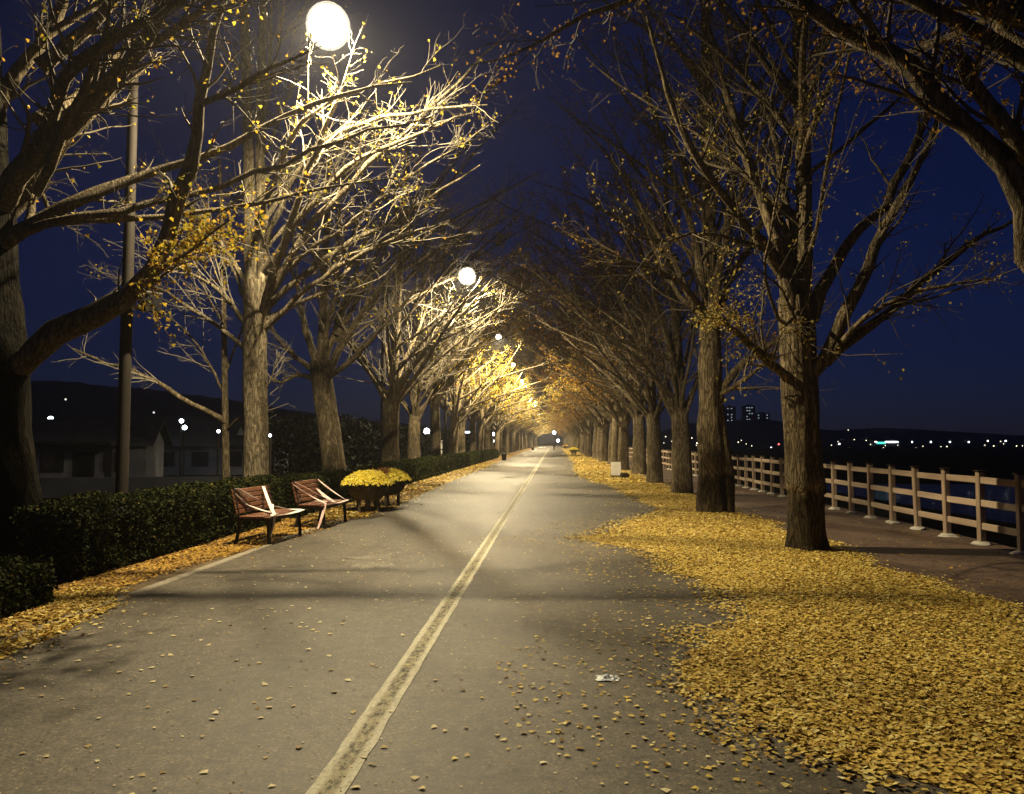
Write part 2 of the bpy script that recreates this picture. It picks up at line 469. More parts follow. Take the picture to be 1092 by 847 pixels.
# ------------------------------------------------------------------ trees
class Tree:
    def __init__(s, seed):
        s.g = np.random.default_rng(seed)
        s.trunk = []       # (ctrl pts, r0, r1)
        s.limbs = []       # (P n=14, r)
        s.subs, s.twigs, s.spurs = [], [], []
        s.lip = 0

    def wander(s, p, d, L, n, wob, up, bend=None):
        d = unit(np.array(d, float)); out = [np.array(p, float)]
        for i in range(n - 1):
            d = unit(d + s.g.normal(size=3) * wob + np.array([0, 0, up]) + (0 if bend is None else bend))
            out.append(out[-1] + d * L / (n - 1))
        return np.array(out)

    def limb(s, ctrl, r0, r1, n=14):
        P = spline(ctrl, n)
        P[1:-1] += s.g.normal(size=(n - 2, 3)) * .012 * np.linalg.norm(P[-1] - P[0]) / 3
        rr = r1 + (r0 - r1) * (1 - np.linspace(0, 1, n)) ** .9
        rr *= s.g.uniform(.9, 1.12, n)
        rr[0] *= 1.25
        s.limbs.append((P, rr))
        return s

    def wild_limb(s, p, d, L, r0, r1, wob=.075, up=.02):
        P = s.wander(p, d, L, 14, wob, up)
        rr = (r1 + (r0 - r1) * (1 - np.linspace(0, 1, 14)) ** .8) * s.g.uniform(.92, 1.08, 14)
        rr[0] *= 1.3
        s.limbs.append((P, rr))

    def laterals(s, src, dst, count, t0, t1, L, ang, n, rk, rmin, wob, up, flat=.5):
        g = s.g
        for P, rr in src:
            k = max(1, int(round(count * g.uniform(.8, 1.2))))
            span = np.linalg.norm(P[-1] - P[0])
            for t in np.sort(g.uniform(t0, t1, k)):
                f = t * (len(P) - 1); i = min(int(f), len(P) - 2); w = f - i
                p = P[i] * (1 - w) + P[i + 1] * w; r = rr[i] * (1 - w) + rr[i + 1] * w
                T = unit(P[i + 1] - P[i])
                q = g.normal(size=3); q[2] *= flat
                q = unit(q - T * q.dot(T))
                a = R(g.uniform(*ang))
                ln = g.uniform(*L) * (1.15 - .55 * t) * min(1, .4 + span / 4)
                C = s.wander(p, T * math.cos(a) + q * math.sin(a), ln, n, wob, up)
                r0 = max(rmin, r * rk)
                dst.append((C, np.linspace(r0, rmin * .7, n)))

    def flesh(s, sub=10, twig=6, spur=4, subL=(1.0, 2.4), twigL=(.3, .9), rmin=.004, ang=(22, 52)):
        s.laterals(s.limbs, s.subs, sub, .15, .98, subL, ang, 9, .36, rmin * 1.5, .115, .028)
        s.laterals(s.subs, s.twigs, twig, .12, .98, twigL, (30, 72), 6, .55, rmin, .19, .015)
        if spur:
            s.laterals(s.twigs, s.spurs, spur, .1, 1, (.04, .11), (50, 90), 3, .6, rmin * .75, .2, .05, 1)

    def leaves(s, count, size, mat, spread=.06, name='foliage', bias=None):
        src = s.twigs + s.subs
        g = s.g
        P = np.concatenate([p for p, r in src])
        if bias is not None:
            w = np.clip(bias(P), 0, None); w = w / w.sum()
            i = g.choice(len(P), count, p=w)
        else:
            i = g.integers(0, len(P), count)
        pos = P[i] + g.normal(size=(count, 3)) * spread
        V, T = leaf_cards(pos, size, g, fan=True)
        return mesh_np(name, V, None, T, mat, False)

    def meshes(s, bark, twig, k=18, rough=.05, nseg=34, limb_bark=None):
        g = s.g
        # trunk: high ring count, ridged bark
        Vs, Qs, off = [], [], 0
        for ctrl, r0, r1, flare in s.trunk:
            P = spline(ctrl, nseg); h = np.r_[0, np.cumsum(np.linalg.norm(np.diff(P, axis=0), axis=1))]
            rr = r0 + (r1 - r0) * (h / h[-1]) ** .85
            V = tube_batch(P[None], rr[None], k)[0]
            off_n = g.uniform(0, 50)
            for i in range(nseg):
                for j in range(k):
                    q = V[i, j] - P[i]; a = j / k * 2 * math.pi
                    nz = mnoise.noise((math.cos(a) * 2.6 + off_n, math.sin(a) * 2.6, h[i] * .9)) \
                        + .6 * mnoise.noise((math.cos(a) * 6 + off_n, math.sin(a) * 6, h[i] * 2.2)) \
                        + 1.1 * mnoise.noise((off_n, math.cos(a) * .8, h[i] * 1.4))
                    fl = flare * math.exp(-h[i] / .22) * (1 + .7 * math.sin(a * 5 + off_n) + .4 * math.sin(a * 3 + 2 * off_n))
                    if s.lip:
                        e_ = s.lip + .16 * mnoise.noise((math.cos(a) * 3, math.sin(a) * 3 + off_n, 1.7))
                        fl += (-.10 if h[i] < e_ else .07 * math.exp(-(h[i] - e_) / .35))
                    V[i, j] = P[i] + q * (1 + rough * 1.7 * nz + fl)
            Vs.append(V.reshape(-1, 3))
            i = np.arange(nseg - 1)[:, None] * k; j = np.arange(k)[None]; j2 = (j + 1) % k
            Qs.append(np.stack([i + j, i + j2, i + k + j2, i + k + j], -1).reshape(-1, 4) + off)
            off += nseg * k
        # limbs grow out of the trunk: same mesh, same bark
        P = np.array([p for p, r in s.limbs]); rr = np.array([r for p, r in s.limbs])
        V = tube_batch(P, rr, 9); m, n = P.shape[:2]
        V += g.normal(size=V.shape) * (rr * .05)[:, :, None, None]
        Vs.append(V.reshape(-1, 3))
        i = np.arange(n - 1)[:, None] * 9; j = np.arange(9)[None]; j2 = (j + 1) % 9
        q = np.stack([i + j, i + j2, i + 9 + j2, i + 9 + j], -1).reshape(-1, 4)
        Qs.append((q[None] + (np.arange(m) * n * 9)[:, None, None]).reshape(-1, 4) + off)
        tm = mesh_np('trunk', np.concatenate(Vs), np.concatenate(Qs), None, bark)
        if limb_bark is not None:
            tm.materials.append(limb_bark)
            idx = np.zeros(len(tm.polygons), np.int32); idx[-m * (n - 1) * 9:] = 1
            tm.polygons.foreach_set('material_index', idx)
        gr = [(np.array([p for p, r in L]), np.array([r for p, r in L]), kk) for L, kk in ((s.subs, 5), (s.twigs, 3), (s.spurs, 3)) if L]
        bm_ = tubes_mesh('branches', gr, twig)
        return tm, bm_


def put_tree(meshes, name, label, group, loc, rz=0, scale=1, cat='tree'):
    t = thing(name, label, cat, loc, rz, group)
    t.scale = (scale,) * 3 if np.isscalar(scale) else scale
    for me in meshes:
        if me is not None:
            link(bpy.data.objects.new(me.name.split('.')[0], me), t)
    return t


def local(ctrl, base):
    return np.asarray(ctrl) - np.asarray(base)


def toward(a, ext):
    return a


GINK = 'ginkgo trees lining the avenue'
_U = ['first', 'second', 'third', 'fourth', 'fifth', 'sixth', 'seventh', 'eighth', 'ninth']
ORD = _U + ['tenth', 'eleventh', 'twelfth', 'thirteenth', 'fourteenth', 'fifteenth', 'sixteenth', 'seventeenth', 'eighteenth', 'nineteenth']
for _t in ('twent', 'thirt', 'fort', 'fift', 'sixt', 'sevent'):
    ORD += [_t + 'ieth'] + [_t + 'y-' + u_ for u_ in _U]



def hero(seed, base, trunks, limbs, wild, flesh, bark, twig, leaves=None, k=18, rough=.05, limb_bark=None, nseg=36, lip=0):
    """trunks / limbs in photograph coordinates with their own distances"""
    T = Tree(seed); T.lip = lip
    b = np.array([base[0], base[1], 0.])
    for ctrl, r0, r1, fl in trunks:
        T.trunk.append((local(path(ctrl), b), r0, r1, fl))
    for ctrl, r0, r1 in limbs:
        T.limb(local(path(ctrl), b), r0, r1)
    for p, d, L, r0, r1 in wild:
        T.wild_limb(np.array(p), d, L, r0, r1)
    T.flesh(**flesh)
    tm, bm_ = T.meshes(bark, twig, k, rough, nseg, limb_bark)
    out = [tm, bm_]
    if leaves:
        out.append(T.leaves(*leaves[:3], **(leaves[3] if len(leaves) > 3 else {})))
    return out


def wilds(seed, z0, z1, n, L=(3, 5), r=(.05, .1), road=1, bias=.5, tilt=(30, 62)):
    g = np.random.default_rng(seed); out = []
    for i in range(n):
        z = z0 + (z1 - z0) * (i + g.uniform(0, 1)) / n
        a = g.uniform(0, 2 * np.pi)
        d = np.array([math.cos(a) + road * bias, math.sin(a) * .9, 0]); d = unit(d)
        t = R(g.uniform(*tilt))
        out.append(((0, 0, z), d * math.sin(t) + np.array([0, 0, math.cos(t)]), g.uniform(*L), g.uniform(*r), .012))
    return out


# --- the near right tree with the forked limbs
b = at(862, 583.5, 11.7)
d = 11.7
m = hero(11, b, [([(862, 590, d), (859, 520, d), (853, 440, d), (850, 370, d), (848, 320, d)], .30, .235, .22),
                 ([(857, 345, d), (857, 280, d), (857, 200, d + .1), (853, 100, d + .2), (850, -40, d + .2)], .15, .07, 0),
                 ([(846, 345, d), (838, 300, d - .1), (826, 258, d - .2)], .17, .07, 0)],
         [([(850, 325, d), (828, 285, d - .2), (807, 254, d - .4), (780, 222, d - .7), (750, 180, d - 1), (712, 100, d - 1.3), (690, 20, d - 1.5)], .09, .02),
          ([(845, 300, d), (832, 266, d), (812, 215, d + .1), (797, 170, d + .2), (770, 90, d + .4), (748, -20, d + .5)], .10, .03),
          ([(865, 345, d), (877, 312, d), (900, 270, d + .2), (946, 218, d + .4), (965, 185, d + .5), (995, 110, d + .7), (1020, 20, d + .8)], .10, .025),
          ([(852, 428, d), (868, 400, d - .12), (884, 383, d - .2), (898, 348, d - .3), (925, 289, d - .3), (943, 245, d - .3), (975, 189, d - .4), (1003, 120, d - .5)], .115, .03),
          ([(880, 388, d - .2), (905, 366, d - .1), (931, 348, d), (963, 322, d + .2), (1000, 289, d + .4), (1045, 255, d + .7), (1085, 235, d + .9)], .09, .02),
          ([(884, 385, d - .2), (912, 352, d - .5), (940, 332, d - .7), (969, 317, d - .9), (1000, 310, d - 1.1), (1060, 300, d - 1.3)], .05, .012),
          ([(842, 407, d - .1), (822, 392, d - .3), (804, 375, d - .5), (777, 351, d - .8), (768, 340, d - .9)], .08, .03),
          ([(812, 268, d - .3), (800, 264, d - .5), (769, 256, d - .9), (735, 253, d - 1.3), (718, 260, d - 1.5), (685, 257, d - 1.8), (655, 250, d - 2)], .035, .008),
          ([(853, 330, d), (836, 350, d - .8), (822, 320, d - 1.0), (815, 290, d - 1.2), (830, 215, d - 1.5), (845, 130, d - 1.8)], .03, .010),
          ([(868, 385, d), (850, 345, d - .9), (832, 310, d - 1.1), (808, 290, d - 1.2)], .03, .01)],
         wilds(5, 3.9, 9.5, 24, (2.8, 5.2), (.03, .07), -1, .4),
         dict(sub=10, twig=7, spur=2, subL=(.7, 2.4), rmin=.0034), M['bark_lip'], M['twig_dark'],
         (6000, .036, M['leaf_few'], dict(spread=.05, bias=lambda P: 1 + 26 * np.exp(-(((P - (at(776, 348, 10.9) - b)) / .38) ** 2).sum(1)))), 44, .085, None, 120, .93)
put_tree(m, 'ginkgo_tree', 'gnarled forked ginkgo with dark lower bark, nearest trunk in view beside the railing', GINK, tuple(b))

# --- second right tree, with the split foot
b = at(764, 545.5, 17.7); d = 17.7
m = hero(12, b, [([(758, 550, d), (757, 470, d), (757, 400, d), (757, 330, d)], .285, .235, .12),
                 ([(776, 550, d), (776, 510, d), (770, 470, d), (764, 430, d)], .15, .14, .1),
                 ([(757, 345, d), (756, 260, d), (753, 120, d), (750, -60, d)], .17, .07, 0)],
         [([(752, 335, d), (728, 305, d - .5), (700, 290, d - 1), (668, 278, d - 1.6), (630, 255, d - 2)], .08, .012),
          ([(748, 345, d), (722, 290, d + .3), (690, 230, d + .4), (650, 170, d + .4), (615, 130, d + .4)], .09, .015),
          ([(765, 428, d), (780, 402, d - .1), (800, 384, d - .2), (833, 360, d + .1), (862, 330, d + .4)], .11, .03),
          ([(764, 424, d), (785, 412, d - .5), (808, 395, d - .7), (835, 365, d - .8)], .06, .02),
          ([(760, 340, d), (790, 280, d + .4), (830, 200, d + .6), (860, 100, d + 1)], .10, .02),
          ([(755, 335, d), (735, 240, d), (705, 150, d), (680, 40, d)], .10, .02),
          ([(758, 330, d), (775, 240, d - .5), (790, 140, d - .8), (800, 20, d - 1)], .09, .02)],
         wilds(6, 4.0, 10.5, 28, (3.0, 5.8), (.03, .07), -1, .5),
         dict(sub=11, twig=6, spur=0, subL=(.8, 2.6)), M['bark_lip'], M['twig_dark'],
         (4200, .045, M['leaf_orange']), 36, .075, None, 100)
put_tree(m, 'ginkgo_tree', 'ginkgo with a split two-footed trunk, second from the camera along the railing', GINK, tuple(b))

# --- tree just outside the frame at the right; its limb crosses the upper corner
b = np.array([3.95, 5.4, 0.]); d = 5.4
m = hero(13, b, [([(1190, 712, d), (1188, 560, d), (1180, 430, d), (1170, 320, d), (1168, 200, d), (1160, -60, d)], .30, .16, .2)],
         [([(1165, 360, d), (1112, 300, d), (1094, 250, d), (1088, 196, d), (1045, 148, d + .1), (1000, 105, d + .2), (960, 68, d + .3), (915, 38, d + .4), (865, 10, d + .5), (810, -16, d + .6), (740, -60, d + .8)], .105, .03),
          ([(1112, 190, d), (1085, 150, d - .1), (1050, 105, d), (1035, 80, d), (1026, 62, d + .05)], .07, .035),
          ([(1165, 150, d), (1100, 60, d + .8), (1020, -10, d + 1.4), (930, -60, d + 2)], .08, .02),
          ([(1162, 100, d), (900, -30, d + .5), (720, -14, d + 1), (620, 18, d + 1.4), (540, 62, d + 1.7), (500, 70, d + 1.9)], .06, .006),
          ([(1160, 60, d), (980, -30, d + .2), (800, -70, d + .6), (640, -60, d + 1.2)], .07, .015)],
         [((-.05, 0, 4.3), (-.85, .35, .6), 3.6, .06, .012), ((-.05, 0, 4.8), (-.6, .8, .5), 3.6, .06, .012),
          ((-.05, 0, 4.0), (.3, .85, .6), 3.2, .06, .012), ((-.1, 0, 4.6), (-.95, .5, .42), 4.6, .05, .008), ((-.1, 0, 5.0), (-.9, .25, .35), 4.8, .05, .008), ((-.1, 0, 5.2), (-.7, .9, .3), 4.6, .05, .008), ((-.1, 0, 4.9), (.1, 1, .35), 4.2, .05, .008)],
         dict(sub=13, twig=7, spur=3, subL=(.5, 1.7), rmin=.003), M['bark'], M['twig_dark'],
         (3600, .03, M['leaf_orange'], dict(spread=.05)), 24, .06)
put_tree(m, 'ginkgo_tree', 'ginkgo outside the frame whose thick bare limb crosses the upper right corner', GINK, tuple(b))

# --- near left tree with the thick lit limb
b = np.array([-6.3, 8.9, 0.]); d = 8.9
m = hero(14, b, [([(8, 625, d), (4, 540, d), (-2, 450, d), (-6, 380, d), (-14, 280, d), (-22, 120, d), (-30, -60, d)], .42, .24, .2)],
         [([(-2, 405, d), (40, 372, d), (75, 352, d + .05), (112, 332, d + .1), (150, 298, d + .2), (183, 245, d + .3), (203, 180, d + .35), (213, 120, d + .4), (222, 60, d + .4), (240, 0, d + .4)], .165, .03),
          ([(211, 112, d + .4), (245, 98, d + .35), (290, 72, d + .3), (330, 55, d + .3)], .045, .012),
          ([(-10, 270, d), (25, 245, d - .1), (66, 220, d + .1), (139, 190, d + .8), (198, 172, d + 1.3), (238, 161, d + 1.6), (311, 121, d + 2.2), (366, 99, d + 2.5), (440, 88, d + 2.6)], .09, .012),
          ([(20, 250, d - .1), (66, 234, d - .2), (147, 223, d + .6), (249, 194, d + 1.4), (330, 161, d + 1.9), (395, 140, d + 2.1), (460, 125, d + 2.2)], .06, .012),
          ([(-12, 230, d), (20, 190, d - .2), (44, 158, d - .3), (121, 88, d - .5), (176, 4, d - .6), (200, -60, d - .7)], .14, .05),
          ([(40, 165, d - .2), (66, 90, d - .7), (95, 60, d - 1), (161, 18, d - 1.2), (240, -30, d - 1.3)], .08, .03),
          ([(-20, 160, d), (10, 90, d + .2), (60, 20, d + .3), (90, -50, d + .4)], .11, .04),
          ([(-14, 250, d), (20, 225, d + .3), (45, 180, d + .5), (110, 110, d + 1), (170, 60, d + 1.5)], .07, .02),
          ([(60, 236, d), (147, 232, d + .9), (249, 222, d + 1.8), (330, 205, d + 2.2), (420, 190, d + 2.4)], .05, .012),
          ([(110, 335, d), (140, 310, d - .3), (180, 282, d - .5), (215, 258, d - .6), (245, 235, d - .6)], .035, .01),
          ([(30, 240, d), (40, 200, d + .5), (60, 240, d + .6), (75, 220, d + .8)], .05, .01)],
         wilds(7, 4.3, 7.0, 5, (2.5, 4), (.05, .09), 1, .4),
         dict(sub=12, twig=6, spur=2, subL=(.5, 1.7), rmin=.003), M['bark_shaded'], M['twig_dark'],
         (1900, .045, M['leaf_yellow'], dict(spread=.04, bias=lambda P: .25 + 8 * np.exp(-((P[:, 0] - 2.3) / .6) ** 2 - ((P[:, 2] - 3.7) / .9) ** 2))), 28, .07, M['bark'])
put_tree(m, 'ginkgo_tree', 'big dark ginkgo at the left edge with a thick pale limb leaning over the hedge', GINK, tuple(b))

# --- tall twin-stemmed tree lit by the near lamp
b = np.array([-6.3, 16.2, 0.]); d = 16.2
fx = lambda *p: [(u, v, y) for u, v, y in p]
m = hero(15, b, [([(274, 556, d), (273, 470, d), (272, 400, d), (272, 340, d), (271, 300, d)], .275, .24, .1),
                 ([(268, 330, d), (267, 250, d), (265, 165, d), (262, 60, d), (258, -60, d)], .155, .08, 0),
                 ([(279, 350, d), (281, 290, d), (279, 220, d), (277, 150, d), (280, 40, d), (284, -60, d)], .14, .07, 0)],
         [([(282, 335, d), (300, 262, d - 1.2), (335, 165, d - 2.6), (362, 98, d - 3.5), (372, 70, d - 3.8)], .10, .02),
          ([(282, 320, d), (335, 235, d - 1.2), (402, 168, d - 2.2), (470, 105, d - 2.9), (545, 35, d - 3.3)], .09, .012),
          ([(282, 330, d), (350, 272, d - .6), (430, 228, d - 1.2), (512, 176, d - 1.7)], .085, .012),
          ([(282, 350, d), (340, 300, d - .8), (405, 262, d - 1.4), (480, 235, d - 2)], .07, .012),
          ([(281, 290, d), (352, 195, d - 2), (430, 148, d - 3), (515, 118, d - 3.6)], .08, .012),
          ([(281, 265, d), (325, 170, d - 1.5), (385, 132, d - 2.6), (450, 118, d - 3.4), (520, 112, d - 4)], .07, .012),
          ([(283, 340, d), (322, 322, d - .2), (345, 312, d - .3), (390, 270, d - .4), (440, 245, d - .5)], .06, .012),
          ([(280, 230, d), (310, 150, d - 2.5), (345, 112, d - 3.6), (410, 88, d - 4.2), (470, 70, d - 4.5)], .06, .012),
          ([(282, 300, d), (370, 240, d - 1.6), (440, 185, d - 2.6), (500, 150, d - 3.2)], .06, .012),
          ([(262, 345, d), (235, 312, d - .4), (205, 292, d - .7), (170, 280, d - 1)], .06, .012),
          ([(262, 372, d), (235, 350, d + .2), (205, 330, d + .4), (165, 305, d + .6), (120, 300, d + .8)], .06, .012),
          ([(262, 300, d), (230, 250, d), (200, 215, d), (160, 190, d)], .05, .012),
          ([(264, 330, d), (250, 290, d + .5), (225, 260, d + .8), (185, 230, d + 1)], .05, .012)],
         wilds(8, 5.6, 9.5, 11, (2.2, 4), (.04, .07), 1, .6),
         dict(sub=12, twig=7, spur=3, subL=(.7, 2.5), ang=(16, 42), rmin=.003), M['bark_pale'], M['twig'],
         (1900, .045, M['leaf_yellow'], dict(spread=.04)), 24, .04)
put_tree(m, 'ginkgo_tree', 'tall pale twin-stemmed ginkgo behind the first bench, brightly lit by the nearest lamp', GINK, tuple(b))

# --- thin young tree beside it
b = np.array([-7.05, 16.6, 0.]); d = 16.6
m = hero(16, b, [([(242, 566, d), (241, 500, d), (240, 440, d), (239, 350, d), (237, 250, d), (234, 170, d)], .095, .035, .15)],
         [([(241, 450, d), (215, 436, d - .2), (190, 422, d - .3), (150, 398, d - .4), (110, 386, d - .4), (78, 372, d - .4)], .065, .02),
          ([(242, 458, d), (262, 440, d - .3), (285, 412, d - .4), (298, 375, d - .4)], .035, .01),
          ([(240, 420, d), (215, 375, d), (190, 345, d + .2), (165, 325, d + .4)], .035, .01),
          ([(239, 400, d), (255, 360, d), (262, 320, d), (262, 270, d)], .03, .01),
          ([(239, 350, d), (215, 300, d - .3), (205, 260, d - .4)], .03, .01)],
         [], dict(sub=8, twig=5, spur=0, subL=(.5, 1.3)), M['bark'], M['twig'], None, 14, .03)
put_tree(m, 'sapling_tree', 'thin young tree with one long low branch, between the lamp post and the twin-stemmed ginkgo', None, tuple(b))

# --- third left tree: short trunk, fan of limbs
b = np.array([-6.35, 22.2, 0.]); d = 22.2
m = hero(17, b, [([(359, 533, d), (354, 480, d), (347, 430, d), (343, 400, d), (342, 385, d)], .36, .30, .15),
                 ([(343, 395, d), (345, 330, d), (348, 250, d), (350, 150, d)], .17, .06, 0)],
         [([(346, 400, d), (368, 365, d), (392, 325, d - .4), (420, 285, d - .8), (445, 240, d - 1)], .13, .02),
          ([(342, 395, d), (362, 340, d + .2), (380, 290, d), (395, 235, d)], .12, .02),
          ([(340, 395, d), (325, 350, d), (318, 310, d), (300, 260, d)], .12, .02),
          ([(338, 405, d), (318, 400, d - .3), (298, 408, d - .5), (285, 400, d - .6)], .08, .02),
          ([(338, 398, d), (315, 380, d), (298, 362, d), (280, 330, d + .2)], .09, .02),
          ([(347, 405, d), (380, 380, d - .5), (415, 340, d - 1.1), (450, 300, d - 1.6)], .10, .02),
          ([(345, 390, d), (350, 340, d - .8), (370, 290, d - 1.5), (410, 230, d - 2.2)], .09, .02)],
         wilds(9, 4, 7.5, 12, (2.5, 4.5), (.05, .09), 1, .5),
         dict(sub=11, twig=6, spur=0, subL=(.8, 2.2)), M['bark'], M['twig'],
         (500, .06, M['leaf_yellow']), 22, .05)
put_tree(m, 'ginkgo_tree', 'stout ginkgo with a fan of limbs above a short trunk, behind the flower planters', GINK, tuple(b))


# --- the rest of both rows, from shared patterns
def template(seed, kind, nleaf, leafsize, leafm, bark, twig, twigs=6, spread=1.0):
    g = np.random.default_rng(seed); T = Tree(seed)
    r = g.uniform(.29, .36)
    W = spread
    zf = g.uniform(2.7, 3.6) if kind == 'vase' else g.uniform(3.2, 4.2)
    lean = g.normal(size=2) * .12
    T.trunk.append((np.array([(0, 0, -.05), (lean[0] * .3, lean[1] * .3, zf * .5), (lean[0], lean[1], zf)]), r, r * .82, .16))
    top = np.array([lean[0], lean[1], zf - .15])
    T.trunk.append((np.array([top, top + (.1, .05, 2.5), top + (.3, -.1, 5.5), top + (.5, .1, 9.4)]), r * .55, .05, 0))
    n = 8 if kind == 'vase' else 5
    for i in range(n):
        a = 2 * math.pi * (i + g.uniform(-.3, .3)) / n
        dirv = unit(np.array([math.cos(a) + .35, math.sin(a), 0])); t = R(g.uniform(24, 48))
        T.wild_limb(top + np.array([0, 0, g.uniform(-.5, .2)]) + dirv * .08, dirv * math.sin(t) + np.array([0, 0, math.cos(t)]), g.uniform(4.2, 6.6) * W, g.uniform(.06, .10), .012, .05, .01)
    for p, dd, L, r0, r1 in wilds(seed + 50, zf + .6, zf + 7.5, 15, (2.8, 5.4), (.04, .07), 1, .55):
        T.wild_limb(np.array(p) + (.1, 0, 0), dd, L * W, r0, r1)
    for i in range(9):                           # long limbs reaching over the road
        a = g.uniform(-.9, .9); t = R(g.uniform(42, 66)); dv = np.array([math.cos(a), math.sin(a), 0])
        T.wild_limb(np.array([lean[0], lean[1], zf + .2 + .6 * W * i]), dv * math.sin(t) + np.array([0, 0, math.cos(t)]), g.uniform(5.2, 7.6) * W, g.uniform(.05, .085), .01, .045, -.004)
    T.flesh(sub=10, twig=twigs, spur=0, subL=(.9, 2.4), twigL=(.3, .9), rmin=.0055)
    tm, bm_ = T.meshes(bark, twig, 16, .05, 18)
    ms = [tm, bm_]
    if nleaf:
        ms.append(T.leaves(nleaf, leafsize, leafm, .09))
    return ms


bareL = [template(100 + i, 'vase', 900, .055, M['leaf_yellow'], M['bark'], M['twig'], 7, 1.1) for i in range(2)]
leafL = [template(110 + i, 'vase', 10500, .085, M['leaf_yellow'], M['bark'], M['twig'], 5, 1.28) for i in range(3)]
bareR = [template(120 + i, 'vase', 2000, .055, M['leaf_orange'], M['bark'], M['twig_dark'], 7, 1.12) for i in range(2)]
leafR = [template(130 + i, 'vase', 11000, .085, M['leaf_orange'], M['bark'], M['twig_dark'], 5, 1.32) for i in range(3)]

g = np.random.default_rng(3)
ys = [24.3, 30.2, 38.2, 43.5, 49.0, 54.5, 61.5]
while ys[-1] < 300:
    ys.append(ys[-1] + 6.3)
for i, y in enumerate(ys):
    src = bareR if i < 3 else leafR
    state = 'bare upswept ginkgo' if i < 3 else 'ginkgo keeping rusty orange leaves'
    s_ = g.uniform(.92, 1.08)
    put_tree(src[i % len(src)], 'ginkgo_tree', f'{state}, {ORD[i + 2]} from the camera along the railing', GINK,
             (3.95 + g.normal() * .08 + (.25 if i == 0 else 0), y, 0), math.pi + g.uniform(-.5, .5), (s_, s_, s_ * g.uniform(.95, 1.08)))
ys = [28.4, 34.6]
while ys[-1] < 300:
    ys.append(ys[-1] + 6.3)
for i, y in enumerate(ys):
    src = bareL if i < 2 else leafL
    state = 'nearly bare ginkgo' if i < 2 else 'ginkgo still full of lit yellow leaves'
    s_ = g.uniform(.92, 1.08)
    put_tree(src[i % len(src)], 'ginkgo_tree', f'{state}, {ORD[i + 3]} from the camera in the lamp-side row', GINK,
             (-6.3 + g.normal() * .1, y, 0), g.uniform(-.5, .5), (s_, s_, s_ * g.uniform(.95, 1.08)))

# ------------------------------------------------------------------ ground, road, water, hills
def sheet(name, xs_of_y, ys, z, mat, kind='structure', zf=None):
    V, Q = [], []
    nx = len(xs_of_y(ys[0]))
    for y in ys:
        for x in xs_of_y(y):
            V.append((x, y, z if zf is None else zf(x, y)))
    for i in range(len(ys) - 1):
        for j in range(nx - 1):
            Q.append((i * nx + j, i * nx + j + 1, (i + 1) * nx + j + 1, (i + 1) * nx + j))
    o = link(bpy.data.objects.new(name, mesh_np(name, V, Q, None, mat)))
    return tag(o, kind=kind)


prof = [(-1050, -1.2), (-60, -1.2), (-12, -1.1), (-8.2, -.25), (-7.4, 0), (-4.2, 0), (4, 0), (6.98, 0), (7.02, -.25), (8.0, -.7), (11, -2.0), (24, -2.62), (40, -3.4), (80, -4)]
V, Q = [], []
yy = [-40, 0, 20, 60, 200, 960]
for y in yy:
    for x, z in prof:
        V.append((x, y, z))
n = len(prof)
for i in range(len(yy) - 1):
    for j in range(n - 1):
        Q.append((i * n + j, i * n + j + 1, (i + 1) * n + j + 1, (i + 1) * n + j))
tag(link(bpy.data.objects.new('ground', mesh_np('ground', V, Q, None, M['mud'], False))), kind='structure')

lin = lambda a, b_, n_: list(np.linspace(a, b_, n_))
sheet('verge', lambda y: [-7.3, -4.3], [-30, 0, 60, 400], .004, M['soil'])
sheet('road', lambda y: [-4.35, 4.1], [-30, 0, 60, 400], .008, M['road'])
sheet('walkway', lambda y: [4.1, 6.96], [-30, 0, 60, 400], .0085, M['walk'])
tag(MB().box((-4.39, 100, .008), (.12, 260, .026), bev=.01).build('kerb', M['concrete']), kind='structure')
sheet('water', lambda y: [18, 300, 1050], [-100, 60, 90], -2.6, M['water'])
sheet('mudflat', lambda y: [14, 300, 1050], [80, 300, 540], -2.5, M['mud'])
sheet('far_land', lambda y: [20, 600, 1050], [520, 700, 960], -1.6, M['mud'])


def hill(name, y, prof, zb=-3, depth=260):
    """ridge with real depth: front slope, crest, back slope"""
    us = np.linspace(prof[0][0], prof[-1][0], 90)
    vs = np.interp(us, [p[0] for p in prof], [p[1] for p in prof])
    rows = []
    gg = np.random.default_rng(int(y))
    for fr, hh in ((0, 0), (.35, .55), (.7, .9), (1, 1), (1.5, .7), (2.4, 0)):
        row = []
        for u, v in zip(us, vs):
            c = at(u, v, y)
            zt = c[2]
            z = zb + (zt - zb) * hh + (gg.normal() * .012 * (zt - zb) if 0 < hh else 0)
            row.append((c[0], y - depth * (1 - fr), z))
        rows.append(row)
    V = [p for r_ in rows for p in r_]; k = len(us)
    Q = [(i * k + j, i * k + j + 1, (i + 1) * k + j + 1, (i + 1) * k + j) for i in range(len(rows) - 1) for j in range(k - 1)]
    return tag(link(bpy.data.objects.new(name, mesh_np(name, V, Q, None, M['hill']))), kind='structure')


hill('hills', 820, [(620, 470), (660, 466), (700, 462), (730, 452), (770, 450), (800, 447), (850, 458), (880, 460), (930, 456), (980, 460), (1040, 464), (1120, 466), (1300, 462), (1700, 468)])
hill('hills', 420, [(-500, 420), (-200, 412), (0, 408), (60, 406), (120, 412), (200, 420), (280, 432), (360, 445), (430, 452), (500, 462), (560, 470)], -2, 120)

